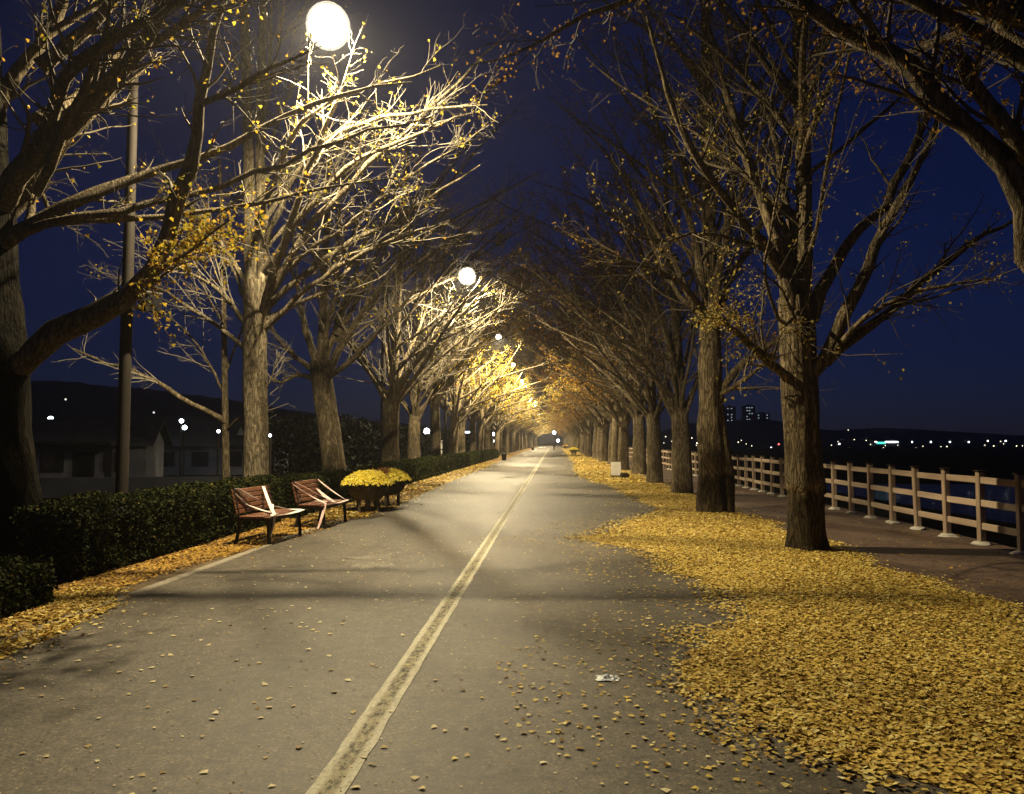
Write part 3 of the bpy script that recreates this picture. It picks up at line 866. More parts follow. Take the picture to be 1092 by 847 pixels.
# ------------------------------------------------------------------ road line: two worn white edges with a dark worn middle
def line_mat():
    m, nt, out = new_mat('worn_road_paint')
    v = coords(nt)
    sep = nt.nodes.new('ShaderNodeSeparateXYZ'); tc = nt.nodes.new('ShaderNodeTexCoord')
    nt.links.new(tc.outputs['Object'], sep.inputs[0])
    ab = N(nt, 'ShaderNodeMath', operation='ABSOLUTE'); nt.links.new(sep.outputs[0], ab.inputs[0])
    mr = N(nt, 'ShaderNodeMapRange'); mr.inputs['From Min'].default_value = .022; mr.inputs['From Max'].default_value = .055
    nt.links.new(ab.outputs[0], mr.inputs[0])
    n1 = noise_t(nt, coords(nt, (1, .35, 1)), 26, 6, .75)
    ad = N(nt, 'ShaderNodeMath', operation='MULTIPLY_ADD'); ad.inputs[1].default_value = 1.5; ad.inputs[2].default_value = -.95
    nt.links.new(n1, ad.inputs[0])
    su = N(nt, 'ShaderNodeMath', operation='ADD', use_clamp=True); nt.links.new(ad.outputs[0], su.inputs[0]); nt.links.new(mr.outputs[0], su.inputs[1])
    n2 = noise_t(nt, v, 60, 4, .7)
    paint = ramp(nt, n2, [(.34, (.30, .285, .21)), (.52, (.60, .58, .46))])
    old = ramp(nt, noise_t(nt, coords(nt, (1, .45, 1)), 38, 4, .7), [(.40, (.035, .03, .022)), (.47, (.17, .15, .09)), (.6, (.34, .31, .20))])
    surf(nt, out, mix(nt, su.outputs[0], old, paint), .75, n2, .3, .004)
    return m


M['line'] = line_mat()
gl = np.random.default_rng(1)
V, Q = [], []
ysl = np.linspace(1.5, 70, 420)
for i, y in enumerate(ysl):
    w = .088
    V += [(-w + gl.normal() * .0035, y, .0125), (w + gl.normal() * .0035, y, .0125)]
    if i: Q.append((2 * i - 2, 2 * i - 1, 2 * i + 1, 2 * i))
V += [(-.088, 200, .0125), (.088, 200, .0125)]; k = len(V); Q.append((k - 4, k - 3, k - 1, k - 2))
lo = link(bpy.data.objects.new('road_marking', mesh_np('road_marking', V, Q, None, M['line'], False)))
lo.location = (-1.03, 0, 0); tag(lo, kind='structure')

# pale worn repair spot in the asphalt
M['patch'] = asphalt('asphalt_repair', (.10, .09, .074), (.14, .128, .108))
V = [(0, 0, .0115)] + [((.36 + .07 * gl.normal()) * math.cos(a), (.55 + .1 * gl.normal()) * math.sin(a), .0115) for a in np.linspace(0, 2 * np.pi, 26)[:-1]]
po = link(bpy.data.objects.new('road_patch', mesh_np('road_patch', V, None, [(0, i, i % 25 + 1) for i in range(1, 26)], M['patch'], False)))
po.location = (-2.4, 10.2, 0); tag(po, kind='structure')

# ------------------------------------------------------------------ fallen leaves
LB = [(0, 2.4), (3.3, 2.3), (3.5, 1.97), (3.8, 1.55), (4.0, 1.15), (4.3, .95), (4.8, .92), (5.3, .72), (6.0, .85), (6.6, 1.05), (7.1, 1.6), (8.2, 1.7), (9.4, 1.38), (10.6, 1.4), (11.5, 1.15),
      (12.5, .35), (13, .3), (14, .85), (15.3, 1.1), (17, 1.9), (18.2, 2.3), (20.5, 2.27), (26, 2.14), (31, 1.6), (34.5, 1.3), (40, 1.2), (60, 1.6), (200, 1.8)]
lbx = lambda y: np.interp(y, [p[0] for p in LB], [p[1] for p in LB]) - .16
RB = lambda y: 4.28 + .12 * np.sin(y * 1.7) + .08 * np.sin(y * 4.1 + 1)
gf = np.random.default_rng(21)


def lump(x, y):
    return .004 + .009 * (1 + mnoise.noise((x * 1.3, y * 1.3, 3.3))) + .004 * mnoise.noise((x * 7, y * 7, .3))


def carpet(name, x0, x1, ys, nx, mat, seed):
    V, Q = [], []
    for y in ys:
        a, b_ = x0(y), x1(y)
        a += .30 * mnoise.noise((seed, y * 1.3, 0)) + .16 * mnoise.noise((seed, y * 4, 1)) + .08 * mnoise.noise((seed, y * 11, 1))
        b_ += .10 * mnoise.noise((seed + 5, y * 1.7, 0)) + .05 * mnoise.noise((seed, y * 6, 4))
        for t in np.linspace(0, 1, nx):
            x = a + (b_ - a) * t
            edge = min(1, min(t, 1 - t) * nx * .16)
            V.append((x, y, .0125 + lump(x, y) * edge * .9))
    for i in range(len(ys) - 1):
        for j in range(nx - 1):
            Q.append((i * nx + j, i * nx + j + 1, (i + 1) * nx + j + 1, (i + 1) * nx + j))
    return mesh_np(name, V, Q, None, mat)


ysc = np.concatenate([np.arange(2.6, 22, .09), np.arange(22, 60, .35), np.arange(60, 180, 2.5)])
cm = carpet('fallen_leaves', lambda y: lbx(y) + (.36 if y < 20 else .2), lambda y: RB(y) - .12, ysc, 40, M['litter_base'], 2.2)
root = link(bpy.data.objects.new('leaf_litter', cm))
tag(root, 'yellow ginkgo leaves drifted between the asphalt road and the railing-side walkway', 'fallen leaves', kind='stuff')


def scatter(n, y0, y1, xlo, xhi, soft, size, tilt, mat, name, parent, zf=lump, power=1.0, dens=None):
    y = y0 + (y1 - y0) * gf.uniform(0, 1, n) ** power
    a, b_ = xlo(y), xhi(y)
    x = a + (b_ - a) * gf.uniform(0, 1, n)
    x += np.where(gf.uniform(size=n) < .25, gf.normal(size=n) * soft, 0)
    if dens is not None:
        k = gf.uniform(size=n) < dens(x, y); x, y, a, b_ = x[k], y[k], a[k], b_[k]
    inner = np.clip((np.minimum(x - a, b_ - x)) / .9, 0, 1)
    z = np.array([.014 + zf(p, q) * k_ if zf else .0125 for p, q, k_ in zip(x, y, inner)]) + np.abs(gf.normal(size=len(x))) * (.006 if zf else .002)
    V, T = leaf_cards(np.c_[x, y, z], size if np.isscalar(size) else size(y), gf, fan=True, tilt=tilt, curl=(.0, .3) if zf else (.0, .12))
    return link(bpy.data.objects.new(name, mesh_np(name, V, None, T, mat, False)), parent)


def patchy(x, y):
    out = np.ones(len(x))
    for i, (p, q) in enumerate(zip(x, y)):
        inner = min(1, max(0, (p - lbx(q)) / .9))
        nz = mnoise.noise((p * 1.1, q * 1.1, 8)) + .6 * mnoise.noise((p * 4, q * 4, 2))
        bare = .3 if (abs(q - 3.9) < .25 and 1.6 < p < 2.2) else 1        # bare gap near the camera
        out[i] = bare * min(1, max(.05, .2 + 1.2 * inner + .7 * nz))
    return out


hi_in = lambda y: np.where(y < 20, RB(y) + .05, 4.2)
scatter(72000, 2.7, 13, lambda y: lbx(y) - .02, hi_in, .16, .031, .2, M['litter_leaf'], 'loose_leaves', root, power=1.25, dens=patchy)
scatter(18000, 13, 30, lbx, hi_in, .2, .042, .25, M['litter_leaf'], 'loose_leaves', root, power=1.3, dens=patchy)
scatter(7000, 30, 90, lbx, hi_in, .4, .085, .3, M['litter_leaf'], 'loose_leaves', root, power=1.5)

ro = scatter(1500, 2.6, 30, lambda y: -4.1 + 0 * y, lambda y: 3.6 + 0 * y, .1, .034, .10, M['litter_pale'], 'scattered_leaves', None, zf=None, power=1.6)
tag(ro, 'single fallen leaves scattered thinly over the grey asphalt', 'fallen leaves', kind='stuff')
scatter(2000, 2.6, 26, lambda y: lbx(y) - 1.0, lambda y: lbx(y) + .1, .4, .031, .12, M['litter_leaf'], 'scattered_leaves', ro, zf=None, power=1.3)
scatter(3500, 2.6, 22, lambda y: -4.1 + 0 * y, lambda y: 3.2 + 0 * y, .1, .013, .3, M['litter_pale'], 'leaf_crumbs', ro, zf=None, power=1.5)
scatter(600, 4, 26, lambda y: 4.3 + 0 * y, lambda y: 6.8 + 0 * y, .1, .036, .18, M['litter_brown'], 'scattered_leaves', ro, zf=None, power=1.3)

# left verge
lroot = link(bpy.data.objects.new('leaf_litter', carpet('fallen_leaves', lambda y: -5.75, lambda y: np.interp(y, [0, 5.5, 7.3, 8, 9.5, 11, 12, 16, 19, 25, 60, 180], [-4.15, -4.1, -4.25, -4.75, -4.75, -4.5, -4.42, -4.2, -3.9, -4.1, -4.3, -4.4]),
                                                     np.concatenate([np.arange(3.5, 24, .12), np.arange(24, 60, .4), np.arange(60, 180, 2.5)]), 22, M['litter_base_brown'], 6.1)))
tag(lroot, 'brownish yellow leaves along the hedge and under the two benches', 'fallen leaves', kind='stuff')
lx1 = lambda y: np.interp(y, [0, 5.5, 7.3, 8, 9.5, 11, 12, 16, 19, 25, 60, 180], [-4.05, -4.0, -4.2, -4.65, -4.6, -4.45, -4.3, -4.05, -3.8, -4.0, -4.2, -4.3])
scatter(11000, 3.5, 26, lambda y: -5.8 + 0 * y, lx1, .18, .038, .4, M['litter_brown'], 'loose_leaves', lroot, power=1.2)
scatter(6000, 3.5, 8.2, lambda y: -5.2 + 0 * y, lx1, .14, .036, .35, M['litter_leaf'], 'loose_leaves', lroot)
scatter(5000, 16, 60, lambda y: -5.6 + 0 * y, lx1, .2, .07, .35, M['litter_leaf'], 'loose_leaves', lroot, power=1.5)

# ------------------------------------------------------------------ railing
fen = thing('railing', 'pale wooden three-rail railing along the dark water side of the walkway', 'railing', (6.62, 5.0, 0))
post = MB().box((0, 0, .56), (.10, .10, 1.12), bev=.012)
postm = post.mesh('post', M['post_wood'])
capm = MB().box((0, 0, 1.134), (.132, .132, .026), bev=.006).mesh('post_cap', M['iron'])
fb = np.random.default_rng(4)
footm = []
for q in range(3):
    F = MB(); F.lathe([(.14, 0), (.135, .018), (.11, .038), (.08, .05), (.06, .052)], 14)
    F.v = [(x * (1 + .15 * fb.normal()), y * (1 + .15 * fb.normal()), z) for x, y, z in F.v]
    footm.append(F.mesh('foot', M['white_cement'], True))
spans = []
y = -2.0 - 5
n_post = 0
Y0 = 11.35 - 1.04 * 12
k = 0
py = []
while n_post < 100:
    py.append(Y0 + 1.04 * k); k += 1; n_post += 1
for i, y in enumerate(py):
    p = link(bpy.data.objects.new('post', postm), fen); p.location = (0, y - 5, .008)
    p.rotation_euler = (fb.normal() * .011, fb.normal() * .011, fb.normal() * .02)
    if y < 45:
        c = link(bpy.data.objects.new('post_cap', capm), p)
        f = link(bpy.data.objects.new('foot', footm[i % 3]), p); f.rotation_euler = (0, 0, fb.uniform(0, 6))
for z in (.30, .655, 1.0):
    r = MB()
    for i in range(len(py) - 1):
        a, b_ = py[i] + .06, py[i + 1] - .06
        r.box((fb.normal() * .003, (a + b_) / 2 - 5, z + fb.normal() * .004), (.05, b_ - a + .004, .102), bev=.008, rx=fb.normal() * .004)
    r.build('rail', M['rail_wood'], fen)
# beyond the hundredth post the railing goes on as one part
r = MB()
yend = py[-1]
for z in (.30, .655, 1.0):
    r.box((0, (yend + 60) - 5, z), (.055, 119.5, .118))
for i in range(1, 58):
    r.box((0, yend + i * 2.08 - 5, .56), (.115, .115, 1.12))
o = r.build('far_railing', M['rail_wood'], fen); o['kind'] = 'stuff'

# ------------------------------------------------------------------ street lamps
LX, LZ = -3.35, 8.05
poleM = MB().tube([(0, 0, 0), (0, 0, .35), (0, 0, .36), (0, 0, 4), (0, 0, 7.9)], [.13, .13, .098, .09, .07], 16).mesh('pole', M['pole'], True)
armp = spline([(0, 0, 7.55), (.25, 0, 8.15), (1.0, 0, 8.52), (2.2, 0, 8.62), (3.0, 0, 8.58), (3.28, 0, 8.42)], 20)
armM = MB().tube(armp, .03, 10).mesh('arm', M['iron'], True)
collM = MB().lathe([(.02, .44), (.07, .44), (.09, .38), (.12, .345), (.10, .335), (.02, .335)], 16).mesh('collar', M['iron'], True)
import bmesh as _b
bm = _b.new(); _b.ops.create_icosphere(bm, subdivisions=3, radius=.36)
globeM = bpy.data.meshes.new('globe'); bm.to_mesh(globeM); bm.free(); globeM.materials.append(M['globe'])
globeM.polygons.foreach_set('use_smooth', [True] * len(globeM.polygons))
coreM = globeM.copy(); coreM.materials.clear(); coreM.materials.append(M['core']); coreM.transform(Matrix.Scale(.80, 4))
shellM = globeM.copy(); shellM.transform(Matrix.Scale(.90, 4))  # added shell, softens the globe's edge like glare
lamp_desc = ['street lamp with the largest blazing globe, above the twin-stemmed ginkgo', 'street lamp whose small bright globe shows clear over the road, next after the nearest']
for i in range(16):
    y = 12.1 + 17.5 * i
    lab = lamp_desc[i] if i < 2 else f'glowing street lamp among yellow leaves, {ORD[i]} from the camera along the avenue'
    t = thing('street_lamp', lab, 'street lamp', (-6.62, y, 0), 0, 'street lamps along the avenue')
    link(bpy.data.objects.new('pole', poleM), t)
    a = link(bpy.data.objects.new('arm', armM), t)
    c = link(bpy.data.objects.new('collar', collM), a); c.location = (3.27, 0, 8.05 - (0 if i < 2 else .14))
    gl_ = link(bpy.data.objects.new('globe', globeM), t); gl_.location = (3.27, 0, 8.05)
    link(bpy.data.objects.new('glow_shell', shellM), gl_); link(bpy.data.objects.new('glowing_core', coreM), gl_)
    ld = bpy.data.lights.new('bulb', 'SPOT'); ld.energy = LAMP_W * (1 if i < 2 else 1.5); ld.color = LAMP_COL; ld.shadow_soft_size = .08
    ld.spot_size = R(176); ld.spot_blend = .55        # the hooded lamp throws its light down and outward
    lb = link(bpy.data.objects.new('bulb', ld), t); lb.location = (3.27, 0, 8.05)
    if i > 1:
        gl_.scale = (.55,) * 3
    if i == 0:
        t.scale = (1, 1, at(350, 28, y)[2] / 8.05)
        t.location.x = at(350, 28, y)[0] - 3.27

# loudspeaker box on the near post
sp = thing('loudspeaker', 'small box loudspeaker strapped to the nearest lamp post', 'loudspeaker', tuple(at(160, 333, 12.1)), R(-35))
MB().box((0, 0, .17), (.24, .28, .34), ry=R(12), bev=.015).build('cabinet', M['iron'], sp)
MB().box((.128, 0, .145), (.012, .24, .28), ry=R(12)).build('grille', M['house_dark'], sp)
MB().box((-.17, -.02, .17), (.12, .05, .05)).build('bracket', M['iron'], sp)

# ------------------------------------------------------------------ benches
def strip(MBo, a, b_, w, up=(0, 0, 1), sag=.02, n=8, t=.006):
    a, b_ = np.array(a, float), np.array(b_, float)
    d_ = unit(b_ - a); s_ = unit(np.cross(d_, np.array(up, float))); u_ = np.cross(s_, d_)
    V = []
    for i in range(n + 1):
        f = i / n
        c = a + (b_ - a) * f + np.array([0, 0, -sag * math.sin(math.pi * f)])
        tw = .25 * math.sin(f * 5 + a[1] * 7)
        s2 = s_ * math.cos(tw) + u_ * math.sin(tw); nn = np.cross(d_, s2)
        for q in ((-.5, 0), (.5, 0), (.5, 1), (-.5, 1)):
            V.append(c + s2 * w * q[0] + nn * t * q[1])
    F = []
    for i in range(n):
        for j in range(4):
            F.append((i * 4 + j, i * 4 + (j + 1) % 4, i * 4 + 4 + (j + 1) % 4, i * 4 + 4 + j))
    F += [(0, 1, 2, 3), (n * 4, n * 4 + 3, n * 4 + 2, n * 4 + 1)]
    MBo.add(V, F)


def bench(loc, rz, label, tapes, tm, L=1.32):
    t = thing('park_bench', label, 'bench', loc, rz, 'benches beside the hedge')
    s = MB()
    for i in range(5):
        s.box((.06 + i * .098, L / 2, .425 + (.012 if i == 4 else 0) * -1), (.085, L, .03), bev=.006)
    s.build('seat', M['bench_wood'], t)
    bk = MB(); ang = R(-14)
    for i in range(5):
        z = .50 + i * .078
        bk.box((-.02 - (z - .43) * .25, L / 2, z), (.026, L, .066), ry=ang, bev=.006)
    bk.build('backrest', M['bench_wood'], t)
    fr = MB()
    for y in (.06, L - .06):
        fr.box((.24, y, .388), (.52, .045, .04), bev=.006)
        fr.tube([(.0, y, .40), (-.05, y, .60), (-.115, y, .86)], .02, 8)
        fr.box((-.006, y, .40), (.06, .045, .06))
    fr.box((.03, L / 2, .38), (.04, L - .17, .035)); fr.box((.45, L / 2, .38), (.04, L - .17, .035))
    fr.build('frame', M['iron'], t)
    for y in (.06, L - .06):
        for x0, x1 in ((.02, -.06), (.46, .49)):
            MB().tube([(x1, y, 0), (x0, y, .37)], [.03, .028], 8).build('leg', M['iron'], t)
    tp = MB()
    for a, b_, w in tapes:
        strip(tp, a, b_, w)
    tp.build('barrier_tape', tm, t)
    return t


bench((-4.86, 11.7, .01), R(-4), 'brown slatted bench nearer the camera, wrapped in white barrier tape',
      [((-.09, .10, .86), (.14, .98, .52), .085), ((.14, .98, .52), (.51, 1.28, .44), .06), ((.53, .10, .442), (.53, 1.28, .442), .06),
       ((-.07, 1.02, .84), (.5, .2, .45), .05), ((.12, .95, .55), (.5, .12, .44), .05), ((-.06, .3, .62), (.5, .35, .45), .04), ((.53, .15, .44), (.49, .09, .12), .05), ((-.08, .05, .78), (.02, .6, .48), .03)], M['tape'])
bench((-4.68, 13.95, .01), R(-3), 'brown slatted bench beside the flower planters, wrapped in pinkish tape',
      [((-.09, .08, .84), (.5, .62, .45), .075), ((-.04, 1.1, .66), (.51, .5, .45), .07), ((.53, .08, .44), (.53, 1.28, .44), .06), ((-.1, .04, .8), (.5, .1, .45), .05),
       ((-.1, 1.28, .84), (.5, 1.2, .45), .05), ((.50, .06, .44), (.44, -.15, .02), .05), ((.05, .3, .5), (.5, .9, .45), .05)], M['tape_pink'])

# ------------------------------------------------------------------ planters
def planter(loc, label, rust, rz, s=1.0):
    t = thing('flower_planter', label, 'planter', loc, rz, 'flower planters by the road'); t.scale = (.86, .86, .93)
    MB().lathe([(.26, .30), (.34, .31), (.46, .42), (.54, .56), (.575, .66), (.60, .67), (.60, .715), (.55, .715), (.52, .66), (.2, .64)], 28).build('bowl', M['planter'], t, True)
    for a in (45, 135, 225, 315):
        c, s_ = math.cos(R(a)), math.sin(R(a))
        MB().box((c * .33, s_ * .33, .20), (.09, .07, .40), rz=R(a), bev=.012).build('leg', M['planter'], t)
    MB().lathe([(.10, .0), (.11, .05), (.07, .10), (.07, .30), (.1, .31)], 12).build('pedestal', M['concrete'], t, True)
    gg = np.random.default_rng(int(rz * 100) + 5)
    n = 1900
    a = gg.uniform(0, 2 * np.pi, n); r_ = .70 * np.sqrt(gg.uniform(0, 1, n))
    z = .69 + .29 * (1 - (r_ / .70) ** 2.6) + gg.normal(size=n) * .018
    V, T = leaf_cards(np.c_[r_ * np.cos(a), r_ * np.sin(a), z - .075], .06, gg, .2)
    link(bpy.data.objects.new('foliage', mesh_np('foliage', V, None, T, M['hedge_leaf'], False)), t)
    # flower heads: little domed rosettes
    def heads(sel, mat, name):
        Vs, Ts, off = [], [], 0
        k = 7
        for x, y, zz in sel:
            R_ = gg.uniform(.026, .042); nv = unit(np.array([x * 1.1, y * 1.1, .75]) + gg.normal(size=3) * .25)
            tt = unit(np.cross(nv, gg.normal(size=3))); bb = np.cross(nv, tt); c = np.array([x, y, zz])
            ring = [c + (tt * math.cos(2 * math.pi * j / k) + bb * math.sin(2 * math.pi * j / k)) * R_ * (1 if j % 2 else .82) - nv * .008 for j in range(k)]
            Vs += [c + nv * .014] + ring
            Ts += [(off, off + 1 + j, off + 1 + (j + 1) % k) for j in range(k)]; off += k + 1
        link(bpy.data.objects.new(name, mesh_np(name, Vs, None, Ts, mat, False)), t)
    pts = np.c_[r_ * np.cos(a), r_ * np.sin(a), z]
    if rust:
        wx = pts[:, 0] * math.cos(rz) - pts[:, 1] * math.sin(rz); wy = pts[:, 0] * math.sin(rz) + pts[:, 1] * math.cos(rz)
        w = (wx < .12) & (wx > -.5) & (wy < .1)
        heads(pts[w], M['mum_rust'], 'rusty_flowers'); heads(pts[~w], M['mum'], 'flowers')
    else:
        heads(pts, M['mum'], 'flowers')
    return t


planter((-4.22, 17.4, .01), 'dark bowl planter of yellow chrysanthemums just past the benches', False, .3)
planter((-4.12, 18.95, .01), 'dark bowl planter of yellow and rusty chrysanthemums behind the all-yellow one', True, .9)

# ------------------------------------------------------------------ hedges
def hedge(label, x0, x1, y0, y1, h, n, size, seed, name='hedge', cat='hedge', round_=.2):
    gg = np.random.default_rng(seed)
    t = thing(name, label, cat, ((x0 + x1) / 2, (y0 + y1) / 2, 0))
    hx, hy = (x1 - x0) / 2, (y1 - y0) / 2
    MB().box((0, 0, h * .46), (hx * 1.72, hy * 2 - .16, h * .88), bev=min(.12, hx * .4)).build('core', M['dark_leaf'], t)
    area_top = hx * hy * 4; area_side = hy * 2 * h
    pos = []
    for i in range(n):
        q = gg.uniform(0, 1)
        y = gg.uniform(-hy, hy)
        if q < .38:
            p = [gg.uniform(-hx, hx), y, h]
        elif q < .86:
            p = [hx, y, h * gg.uniform(0.05, 1)]
        else:
            p = [gg.uniform(-hx, hx), -hy if gg.uniform() < .8 else hy, h * gg.uniform(.05, 1)]
        # round the edges and make the outline uneven
        w = mnoise.noise((p[0] * 2.2 + seed, (p[1]) * 2.2, p[2] * 2.2)) * .09 + mnoise.noise((p[0] * 6, p[1] * 6 + seed, p[2] * 6)) * .05
        ex = (abs(p[0]) / hx) ** 6; ez = max(0, p[2] / h - .7) / .3
        p[2] += w - round_ * .4 * ex * (ez > .99)
        p[0] += w * .8 - round_ * .35 * ez ** 2 * (p[0] > 0)
        pos.append(p)
    pos = np.array(pos) + gg.normal(size=(n, 3)) * .022
    V, T = leaf_cards(pos, size, gg, .15)
    link(bpy.data.objects.new('foliage', mesh_np('foliage', V, None, T, M['hedge_leaf'], False)), t)
    gg2 = gg.uniform(-hy * .95, hy * .95, int(hy * 5) + 2)
    st = MB()
    for y in gg2:
        st.tube([(gg.uniform(-.2, hx - .12), y, 0), (gg.uniform(-.1, hx - .1), y + .05, h * .5)], .012, 5)
    st.build('stems', M['twig_dark'], t)
    return t


hedge('small trimmed bush at the left edge, standing apart in front of the long hedge', -6.6, -4.95, 6.3, 7.45, .42, 9000, .05, 1, 'bush', 'bush')
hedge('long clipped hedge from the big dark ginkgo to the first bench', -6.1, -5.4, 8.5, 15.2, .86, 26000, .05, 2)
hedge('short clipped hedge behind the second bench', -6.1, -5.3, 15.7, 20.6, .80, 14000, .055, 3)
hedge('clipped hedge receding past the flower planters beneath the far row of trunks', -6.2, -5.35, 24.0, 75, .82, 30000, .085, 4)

# dark evergreen scrub behind the lamp-side row
gg = np.random.default_rng(9)
pos = []
for i in range(26000):
    y = 37 + 150 * gg.uniform() ** 1.3
    x = -10.5 - gg.uniform(0, 4)
    top = 2.6 + 1.2 * mnoise.noise((y * .16, 0, 5)) + .8 * mnoise.noise((y * .6, 3, 5))
    pos.append((x, y, -.9 + (top + .9) * gg.uniform() ** .7))
V, T = leaf_cards(np.array(pos), .30, gg, .1)
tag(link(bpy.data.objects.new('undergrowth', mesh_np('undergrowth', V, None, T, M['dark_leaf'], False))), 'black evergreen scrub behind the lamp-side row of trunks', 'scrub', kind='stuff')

# ------------------------------------------------------------------ dim houses across the dark field at the left
def house(label, loc, rz, w, d_, h, rh, porch=False, nwin=3, chim=False):
    t = thing('house', label, 'house', loc, rz)
    w_ = MB(); w_.box((0, 0, h / 2), (w, d_, h))
    w_.add([(-w / 2, -d_ / 2, h + .002), (w / 2, -d_ / 2, h + .002), (-w / 2, d_ / 2, h + .002), (w / 2, d_ / 2, h + .002), (-w / 2, 0, h + rh), (w / 2, 0, h + rh)], [(0, 2, 4), (1, 5, 3)])
    w_.build('wall', M['house_wall'], t)
    o_ = .5
    rf = MB()
    for s_ in (-1, 1):
        a = [(-w / 2 - o_, s_ * (d_ / 2 + o_), h - o_ * rh / (d_ / 2)), (w / 2 + o_, s_ * (d_ / 2 + o_), h - o_ * rh / (d_ / 2)), (w / 2 + o_, 0, h + rh + .06), (-w / 2 - o_, 0, h + rh + .06)]
        rf.add(a + [(x, y, z + .14) for x, y, z in a], [(0, 1, 2, 3), (4, 7, 6, 5), (0, 4, 5, 1), (1, 5, 6, 2), (2, 6, 7, 3), (3, 7, 4, 0)])
    rf.build('roof', M['house_roof'], t)
    for i in range(nwin):
        x = -w / 2 + w * (i + .5) / nwin
        f = MB().box((x, -d_ / 2 - .02, h * .55), (1.3, .08, 1.2)).build('window', M['house_dark'], t)
        MB().box((x, -d_ / 2 - .066, h * .55), (1.1, .01, 1.0)).build('pane', M['window_dark'], f)
    if porch:
        MB().box((0, -d_ / 2 - 1.3, h * .98), (w * .62, 2.6, .22)).build('porch_roof', M['house_dark'], t)
        for x in (-w * .29, w * .29):
            MB().box((x, -d_ / 2 - 2.4, h * .43), (.4, .4, h * .87)).build('porch_post', M['house_dark'], t)
        MB().box((0, -d_ / 2 - .03, 1.05), (1.2, .06, 2.1)).build('door', M['house_dark'], t)
    return t


c = at(82, 500, 46); house('dim pale house with a dark flat-roofed porch beyond the hedge', (c[0], 48, -1.15), R(16), 7, 5, 2.7, 1.3, True, 2)
c = at(118, 500, 60); house('grey-roofed dark house directly behind the one with the porch', (c[0] + 2, 66, -1.15), R(12), 11, 7, 3.1, 1.6, False, 4)
c = at(208, 500, 62); house('long low unlit shed left of the sapling, under the far lights', (c[0], 64, -1.15), R(14), 13, 5, 2.4, .7, False, 5)

# low garden wall of the house
wl = MB().box((0, 0, .5), (26, .22, 1.0), bev=.02).build('garden_wall', M['house_roof'])
wl.location = (at(120, 500, 36)[0], 37, -1.15); wl.rotation_euler = (0, 0, R(14)); tag(wl, 'low pale wall across the dark field in front of the houses', 'wall')


def yard_lamp(u, v, y, label, mat=M['blue_lamp'], rad=.22, base=-1.15, name='yard_lamp', group='lights across the dark field'):
    p = at(u, v, y)
    t = thing(name, label, 'lamp', (p[0], p[1], base), 0, group)
    h = p[2] - base
    MB().tube([(0, 0, 0), (0, 0, h - rad)], [.07, .05], 6).build('pole', M['iron'], t)
    G = MB(); G.lathe([(.01, -rad), (rad * .7, -rad * .7), (rad, 0), (rad * .7, rad * .7), (.01, rad)], 10)
    o = G.build('lamp_head', mat, t, True); o.location = (0, 0, h)
    return t


for (u, v, y, rad), lab in zip([(54, 447, 58, .22), (153, 453, 60, .19), (163, 468, 52, .2), (193.5, 449, 58, .17), (197, 456, 58, .18), (233, 460, 50, .11), (288, 464.5, 28, .055), (70, 426, 260, .35), (164, 440, 230, .3)],
                          ['cool white lamp on a mast above the porch house', 'cool white lamp on a mast just right of the lamp post', 'brightest low white light, just right of the lamp post', 'upper of the paired white lamps left of the sapling',
                           'lower of the paired white lamps left of the sapling', 'small white light touching the sapling trunk', 'small white light right of the twin-stemmed ginkgo', 'faint lamp high on the dark hillside above the porch house', 'faint lamp on the hillside above the long shed']):
    yard_lamp(u, v, y, lab, M['blue_lamp'] if y < 200 else M['far_dim'], rad)

for u, v, y, rad, lab in [(455, 460, 70, .30, 'white lamp glowing between the trunks past the flower planters'), (526, 463, 110, .26, 'upper of two white lamps between the far left trunks'),
                          (528, 470.5, 110, .26, 'lower of two white lamps between the far left trunks'), (591, 461.5, 215, .5, 'cool lamp high at the vanishing end of the avenue'), (595, 470, 210, .45, 'cool lamp low at the vanishing end of the avenue')]:
    yard_lamp(u, v, y, lab, M['far_white'], rad, 0 if y > 200 else -1.15, group='white lamps seen between far trunks')
tl = thing('tube_light', 'short cyan-white tube light hanging between the left trunks', 'light', tuple(at(499, 461, 60)))
MB().box((0, 0, 0), (.55, .1, .12), bev=.02).build('tube', M['far_white'], tl)
MB().box((0, 0, .1), (.6, .14, .05)).build('housing', M['iron'], tl)
MB().tube([(0, .1, .1), (0, .1, -tl.location.z - 1)], .03, 6).build('pole', M['iron'], tl)

# ------------------------------------------------------------------ small roadside things
def ground_at(u, v):
    y = CAMH * FPX / (v - 471.0)
    return at(u, v, y)


p = ground_at(474, 489.0)
t = thing('notice_board', 'tall white notice board among the trunks past the flower planters', 'notice board', (p[0] - .6, p[1], 0), R(10))
MB().box((0, 0, .95), (.75, .07, 1.5), bev=.01).build('board', M['white_board'], t)
MB().box((-.14, -.042, 1.15), (.22, .012, .32)).build('poster', M['house_dark'], t)
for x in (-.3, .3):
    MB().box((x, 0, .1), (.06, .06, .22)).build('leg', M['iron'], t)

p = ground_at(657, 509)
t = thing('sign_board', 'small white standing sign board at the foot of the railing-side trees', 'sign', (p[0], p[1], .03), R(8))
MB().box((0, 0, .36), (.44, .05, .6), rx=R(-6), bev=.008).build('panel', M['white_board'], t)
MB().box((0, .1, .05), (.44, .3, .06), bev=.01).build('base', M['iron'], t)
MB().tube([(0, .05, .08), (0, .2, .5)], .015, 6).build('stay', M['iron'], t)
p = ground_at(666, 510)
t = thing('floodlight', 'low dark ground floodlight beside the small white sign board', 'floodlight', (p[0], p[1], .03), R(20))
MB().box((0, 0, .12), (.34, .22, .16), rx=R(15), bev=.02).build('housing', M['iron'], t)
MB().box((0, -.12, .13), (.28, .012, .11), rx=R(15)).build('glass', M['window_dark'], t)
MB().box((0, .02, .025), (.2, .16, .05)).build('base', M['iron'], t)


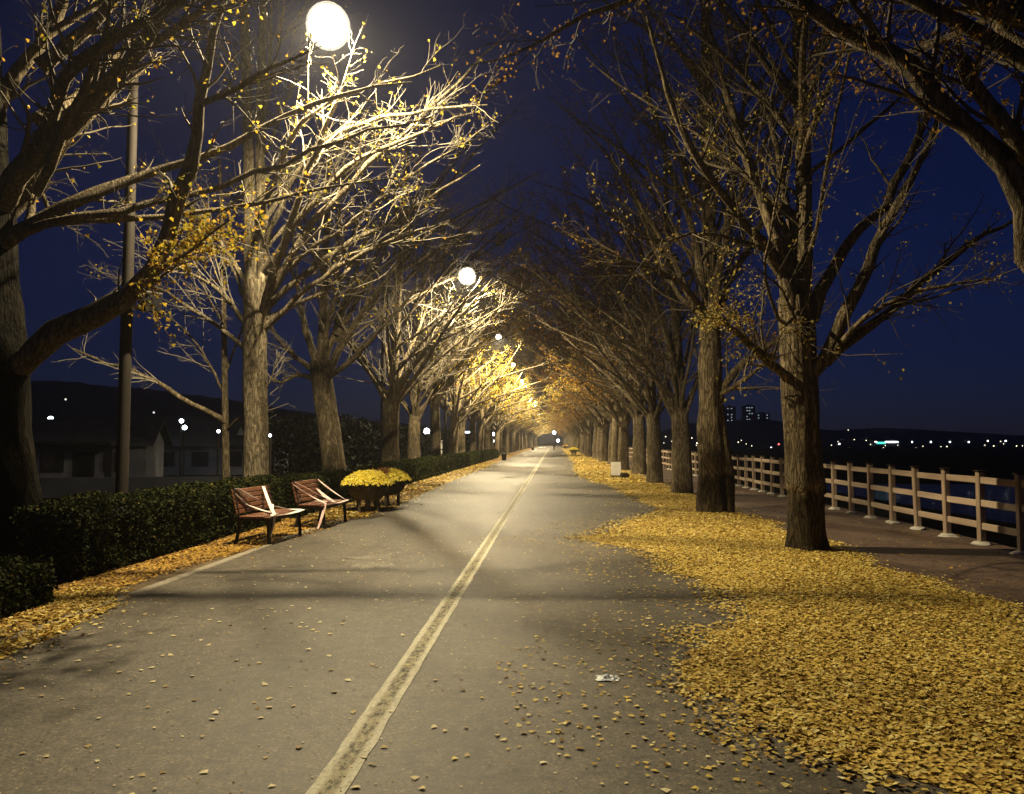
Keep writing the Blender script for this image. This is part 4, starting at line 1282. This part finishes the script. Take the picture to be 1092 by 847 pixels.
def bin_(u, v, lab):
    p = ground_at(u, v)
    t = thing('litter_bin', lab, 'bin', (p[0], p[1], .01)); t.scale = (.62, .62, .72)
    MB().lathe([(.26, 0), (.30, .02), (.34, .62), (.36, .64), (.36, .70), (.30, .70), (.29, .6), (.05, .58)], 18).build('body', M['iron'], t, True)
    MB().lathe([(.30, .72), (.32, .76), (.2, .86), (.05, .9)], 18).build('lid', M['house_dark'], t, True)
    for a in (20, 200):
        MB().box((.31 * math.cos(R(a)), .31 * math.sin(R(a)), .71), (.03, .03, .1)).build('lid_stay', M['iron'], t)
    return t


bin_(537.5, 491.0, 'dark litter bin standing at the lamp-side road edge')
bin_(568, 480.5, 'smaller-looking far bin at the lamp-side road edge')
p = ground_at(612, 485.5); planter((p[0], p[1], .01), 'distant dark planter at the railing-side road edge', False, 1.7)
p = ground_at(603, 479.5); planter((p[0], p[1], .01), 'farthest low planter near the walking person', True, 2.3)

# scrap of white plastic on the asphalt
gg = np.random.default_rng(12)
k = 9; V = []; Q = []
for i in range(k):
    for j in range(k):
        x, y = (i / (k - 1) - .5), (j / (k - 1) - .5)
        rr = math.hypot(x, y)
        V.append((x * .15 * (1 + .2 * gg.normal() * .5), y * .12, max(.002, (.026 + .014 * gg.normal()) * max(0, 1 - rr * 1.7))))
Q = [(i * k + j, (i + 1) * k + j, (i + 1) * k + j + 1, i * k + j + 1) for i in range(k - 1) for j in range(k - 1)]
o = link(bpy.data.objects.new('plastic_scrap', mesh_np('plastic_scrap', V, Q, None, M['plastic'], False)))
p = ground_at(648, 719); o.location = (p[0], p[1], .012)
tag(o, 'crumpled scrap of white plastic lying on the asphalt near the leaves', 'litter')

# ------------------------------------------------------------------ the person far down the road
p = ground_at(591, 480.5)
t = thing('person', 'person in dark clothes walking far down the middle of the avenue', 'person', (p[0], p[1], .01), R(5))
joints = [(0, 0, .95), (0, 0, 1.12), (0, 0, 1.3), (0, .01, 1.45), (0, .01, 1.54), (0, .02, 1.63), (0, .02, 1.72),
          (.2, 0, 1.4), (.27, .05, 1.13), (.27, -.06, .9), (-.2, 0, 1.4), (-.27, -.06, 1.13), (-.26, -.2, .92),
          (.1, 0, .88), (.11, -.1, .48), (.11, -.02, .08), (.11, -.2, .04), (-.1, 0, .88), (-.11, .1, .48), (-.11, .3, .1), (-.11, .18, .04)]
edges = [(0, 1), (1, 2), (2, 3), (3, 4), (4, 5), (5, 6), (3, 7), (7, 8), (8, 9), (3, 10), (10, 11), (11, 12), (0, 13), (13, 14), (14, 15), (15, 16), (0, 17), (17, 18), (18, 19), (19, 20)]
rad = [.16, .15, .17, .11, .055, .085, .07, .07, .05, .035, .07, .05, .035, .09, .065, .045, .035, .09, .065, .045, .035]
me = bpy.data.meshes.new('body'); me.from_pydata(joints, edges, []); me.update()
bo = link(bpy.data.objects.new('body', me), t)
sk = bo.modifiers.new('skin', 'SKIN')
me.skin_vertices  # created with the modifier
if not me.skin_vertices:
    import bmesh as bm2
    bmm = bm2.new(); bmm.from_mesh(me); bmm.verts.layers.skin.verify(); bmm.to_mesh(me); bmm.free()
for i, r_ in enumerate(rad):
    me.skin_vertices[0].data[i].radius = (r_, r_)
me.skin_vertices[0].data[0].use_root = True
ss = bo.modifiers.new('subsurf', 'SUBSURF'); ss.levels = 1; ss.render_levels = 1
me.materials.append(M['coat'])
hd = MB(); hd.lathe([(.02, -.03), (.085, .0), (.1, .06), (.085, .12), (.03, .155)], 12); o = hd.build('hair', M['house_dark'], t, True); o.location = (0, .03, 1.60)

# ------------------------------------------------------------------ far shore
SH = 'lights along the far shore'
S = 4.707
L3 = [(860 + a / S, 430 + b_ / S, w) for a, b_, w in [(70, 205, 2), (165, 205, 2), (290, 235, 1), (360, 195, 0), (300, 187, 0), (240, 183, 0), (530, 195, 2), (625, 195, 2), (720, 195, 2), (815, 195, 2), (910, 190, 2),
      (1000, 190, 2), (705, 218, 1), (675, 218, 0), (940, 215, 1), (975, 192, 0), (1020, 240, 0), (1055, 215, 1), (1085, 215, 0), (210, 135, 0), (565, 238, 0), (430, 196, 1), (745, 240, 0), (322, 207, 0), (1010, 262, 0)]]
L4 = [(640 + a / 4.55, 420 + b_ / 4.55, w) for a, b_, w in [(263, 205, 1), (318, 208, 1), (445, 215, 1), (470, 240, 2), (620, 225, 0), (670, 235, 1), (685, 226, 0), (830, 262, 2), (1010, 240, 1)]]
_gs = np.random.default_rng(31)
L5 = [(_gs.uniform(700, 1110), _gs.choice([470.5, 473, 475.5, 478]) + _gs.normal() * .8, 0) for _ in range(26)]
lights = sorted(L3 + L4 + L5)
for i, (u, v, w) in enumerate(lights):
    rad_ = (.26, .34, .52)[w]
    size = ('faint', 'small', 'bright')[w]
    o_ = ORD[i] if i < len(ORD) else 'late'
    nm = ORD[i]
    yard_lamp(u, v, 540 if v < 474 else 530, f'{size} far-shore lamp, {nm} counting along the shore from the avenue', (M['far_warm'], M['far_warm'], M['far_white'])[w] if i % 3 else M['far_warm'], rad_, -2.2, 'shore_lamp', SH)
p = at(830, 474, 540); yard_lamp(830.5, 473.8, 535, 'only red light on the far shore', M['far_red'], .6, -2.2, 'signal_lamp', None)

p = at(951, 479, 528)
t = thing('shop_building', 'low building on the far shore with lit white and teal fronts', 'building', (p[0], 540, -2.2))
MB().box((0, 0, 2.4), (17, 8, 4.8), bev=.1).build('wall', M['house_wall'], t)
MB().box((0, 0, 5.0), (18, 9, .4)).build('roof', M['house_roof'], t)
MB().box((3.4, -4.06, 3.5), (8.4, .1, .9)).build('lit_front', M['far_white'], t)
MB().box((-3.6, -4.06, 2.9), (6.2, .1, 1.4)).build('lit_sign', M['far_teal'], t)
MB().box((-7, -4.06, 3.6), (1.6, .1, .7)).build('lit_front', M['far_warm'], t)


def tower(u, vt, y, w, label, cols, seed):
    p = at(u, vt, y); gg = np.random.default_rng(seed)
    t = thing('apartment_tower', label, 'tower', (p[0], y, 0), 0, 'apartment towers beyond the hill')
    H = p[2]
    MB().box((0, 0, H / 2), (w, w * .7, H), bev=.2).build('wall', M['hill'], t)
    MB().box((0, 0, H + .7), (w * .4, w * .4, 1.4)).build('roof_house', M['hill'], t)
    for cx in cols:
        z = H - 2.2
        while z > H * .55:
            if gg.uniform() < .62:
                MB().box((cx * w, -w * .35 - .1, z), (1.5, .12, 1.0)).build('lit_window', M['win_lit'], t)
            z -= 3.3
    return t


tower(778, 434, 880, 12, 'left apartment tower with a column of lit windows beyond the hill', (-.25, .1), 1)
tower(798, 433, 880, 13, 'middle apartment tower, the brightest column of windows beyond the hill', (-.2, .0, .22), 2)
tower(812, 441, 900, 16, 'right apartment tower with the fewest lit windows beyond the hill', (-.3, .3), 3)

# ------------------------------------------------------------------ thin haze added to give the lamps their glow
m, nt, out = new_mat('glow_haze')
pv = N(nt, 'ShaderNodeVolumePrincipled', Density=.00045, Anisotropy=.6)
pv.inputs['Color'].default_value = (.92, .93, 1, 1)
nt.links.new(pv.outputs[0], out.inputs['Volume'])
m.cycles.homogeneous_volume = True
hz = MB().box((0, 420, 60), (2200, 1100, 140)).build('haze', m); tag(hz, kind='stuff')

# ------------------------------------------------------------------ world, light, render
w = bpy.data.worlds.new('World'); sc.world = w; w.use_nodes = True
nt = w.node_tree; bg = nt.nodes['Background']
sky = nt.nodes.new('ShaderNodeTexSky'); sky.sky_type = 'NISHITA'; sky.sun_disc = False
SUN_EL, SUN_ROT = R(7.0), R(190)
sky.sun_elevation = SUN_EL; sky.sun_rotation = SUN_ROT; sky.air_density = 1.0; sky.dust_density = .3; sky.ozone_density = 4
tint = nt.nodes.new('ShaderNodeMix'); tint.data_type = 'RGBA'; tint.blend_type = 'MULTIPLY'; tint.inputs[0].default_value = 1
tint.inputs[7].default_value = (.40, .36, 1.0, 1)      # the dusk air: deep blue with a little violet
nt.links.new(sky.outputs[0], tint.inputs[6]); nt.links.new(tint.outputs[2], bg.inputs[0]); bg.inputs[1].default_value = .011

sd = bpy.data.lights.new('twilight_sun', 'SUN'); sd.energy = .004; sd.angle = R(10); sd.color = (.6, .7, 1)
so = bpy.data.objects.new('twilight_sun', sd); link(so); so.rotation_euler = (R(75), 0, R(-20)); so.location = (0, 0, 40)

sc.view_settings.view_transform = 'Standard'; sc.view_settings.look = 'None'
sc.view_settings.exposure = 0; sc.view_settings.gamma = 1
sc.render.engine = 'CYCLES'
cy = sc.cycles
cy.use_denoising = True
cy.volume_bounces = 0; cy.max_bounces = 3; cy.diffuse_bounces = 2; cy.glossy_bounces = 1; cy.transmission_bounces = 1; cy.transparent_max_bounces = 8
cy.sample_clamp_indirect = 4; cy.caustics_reflective = False; cy.caustics_refractive = False
cy.use_light_tree = True
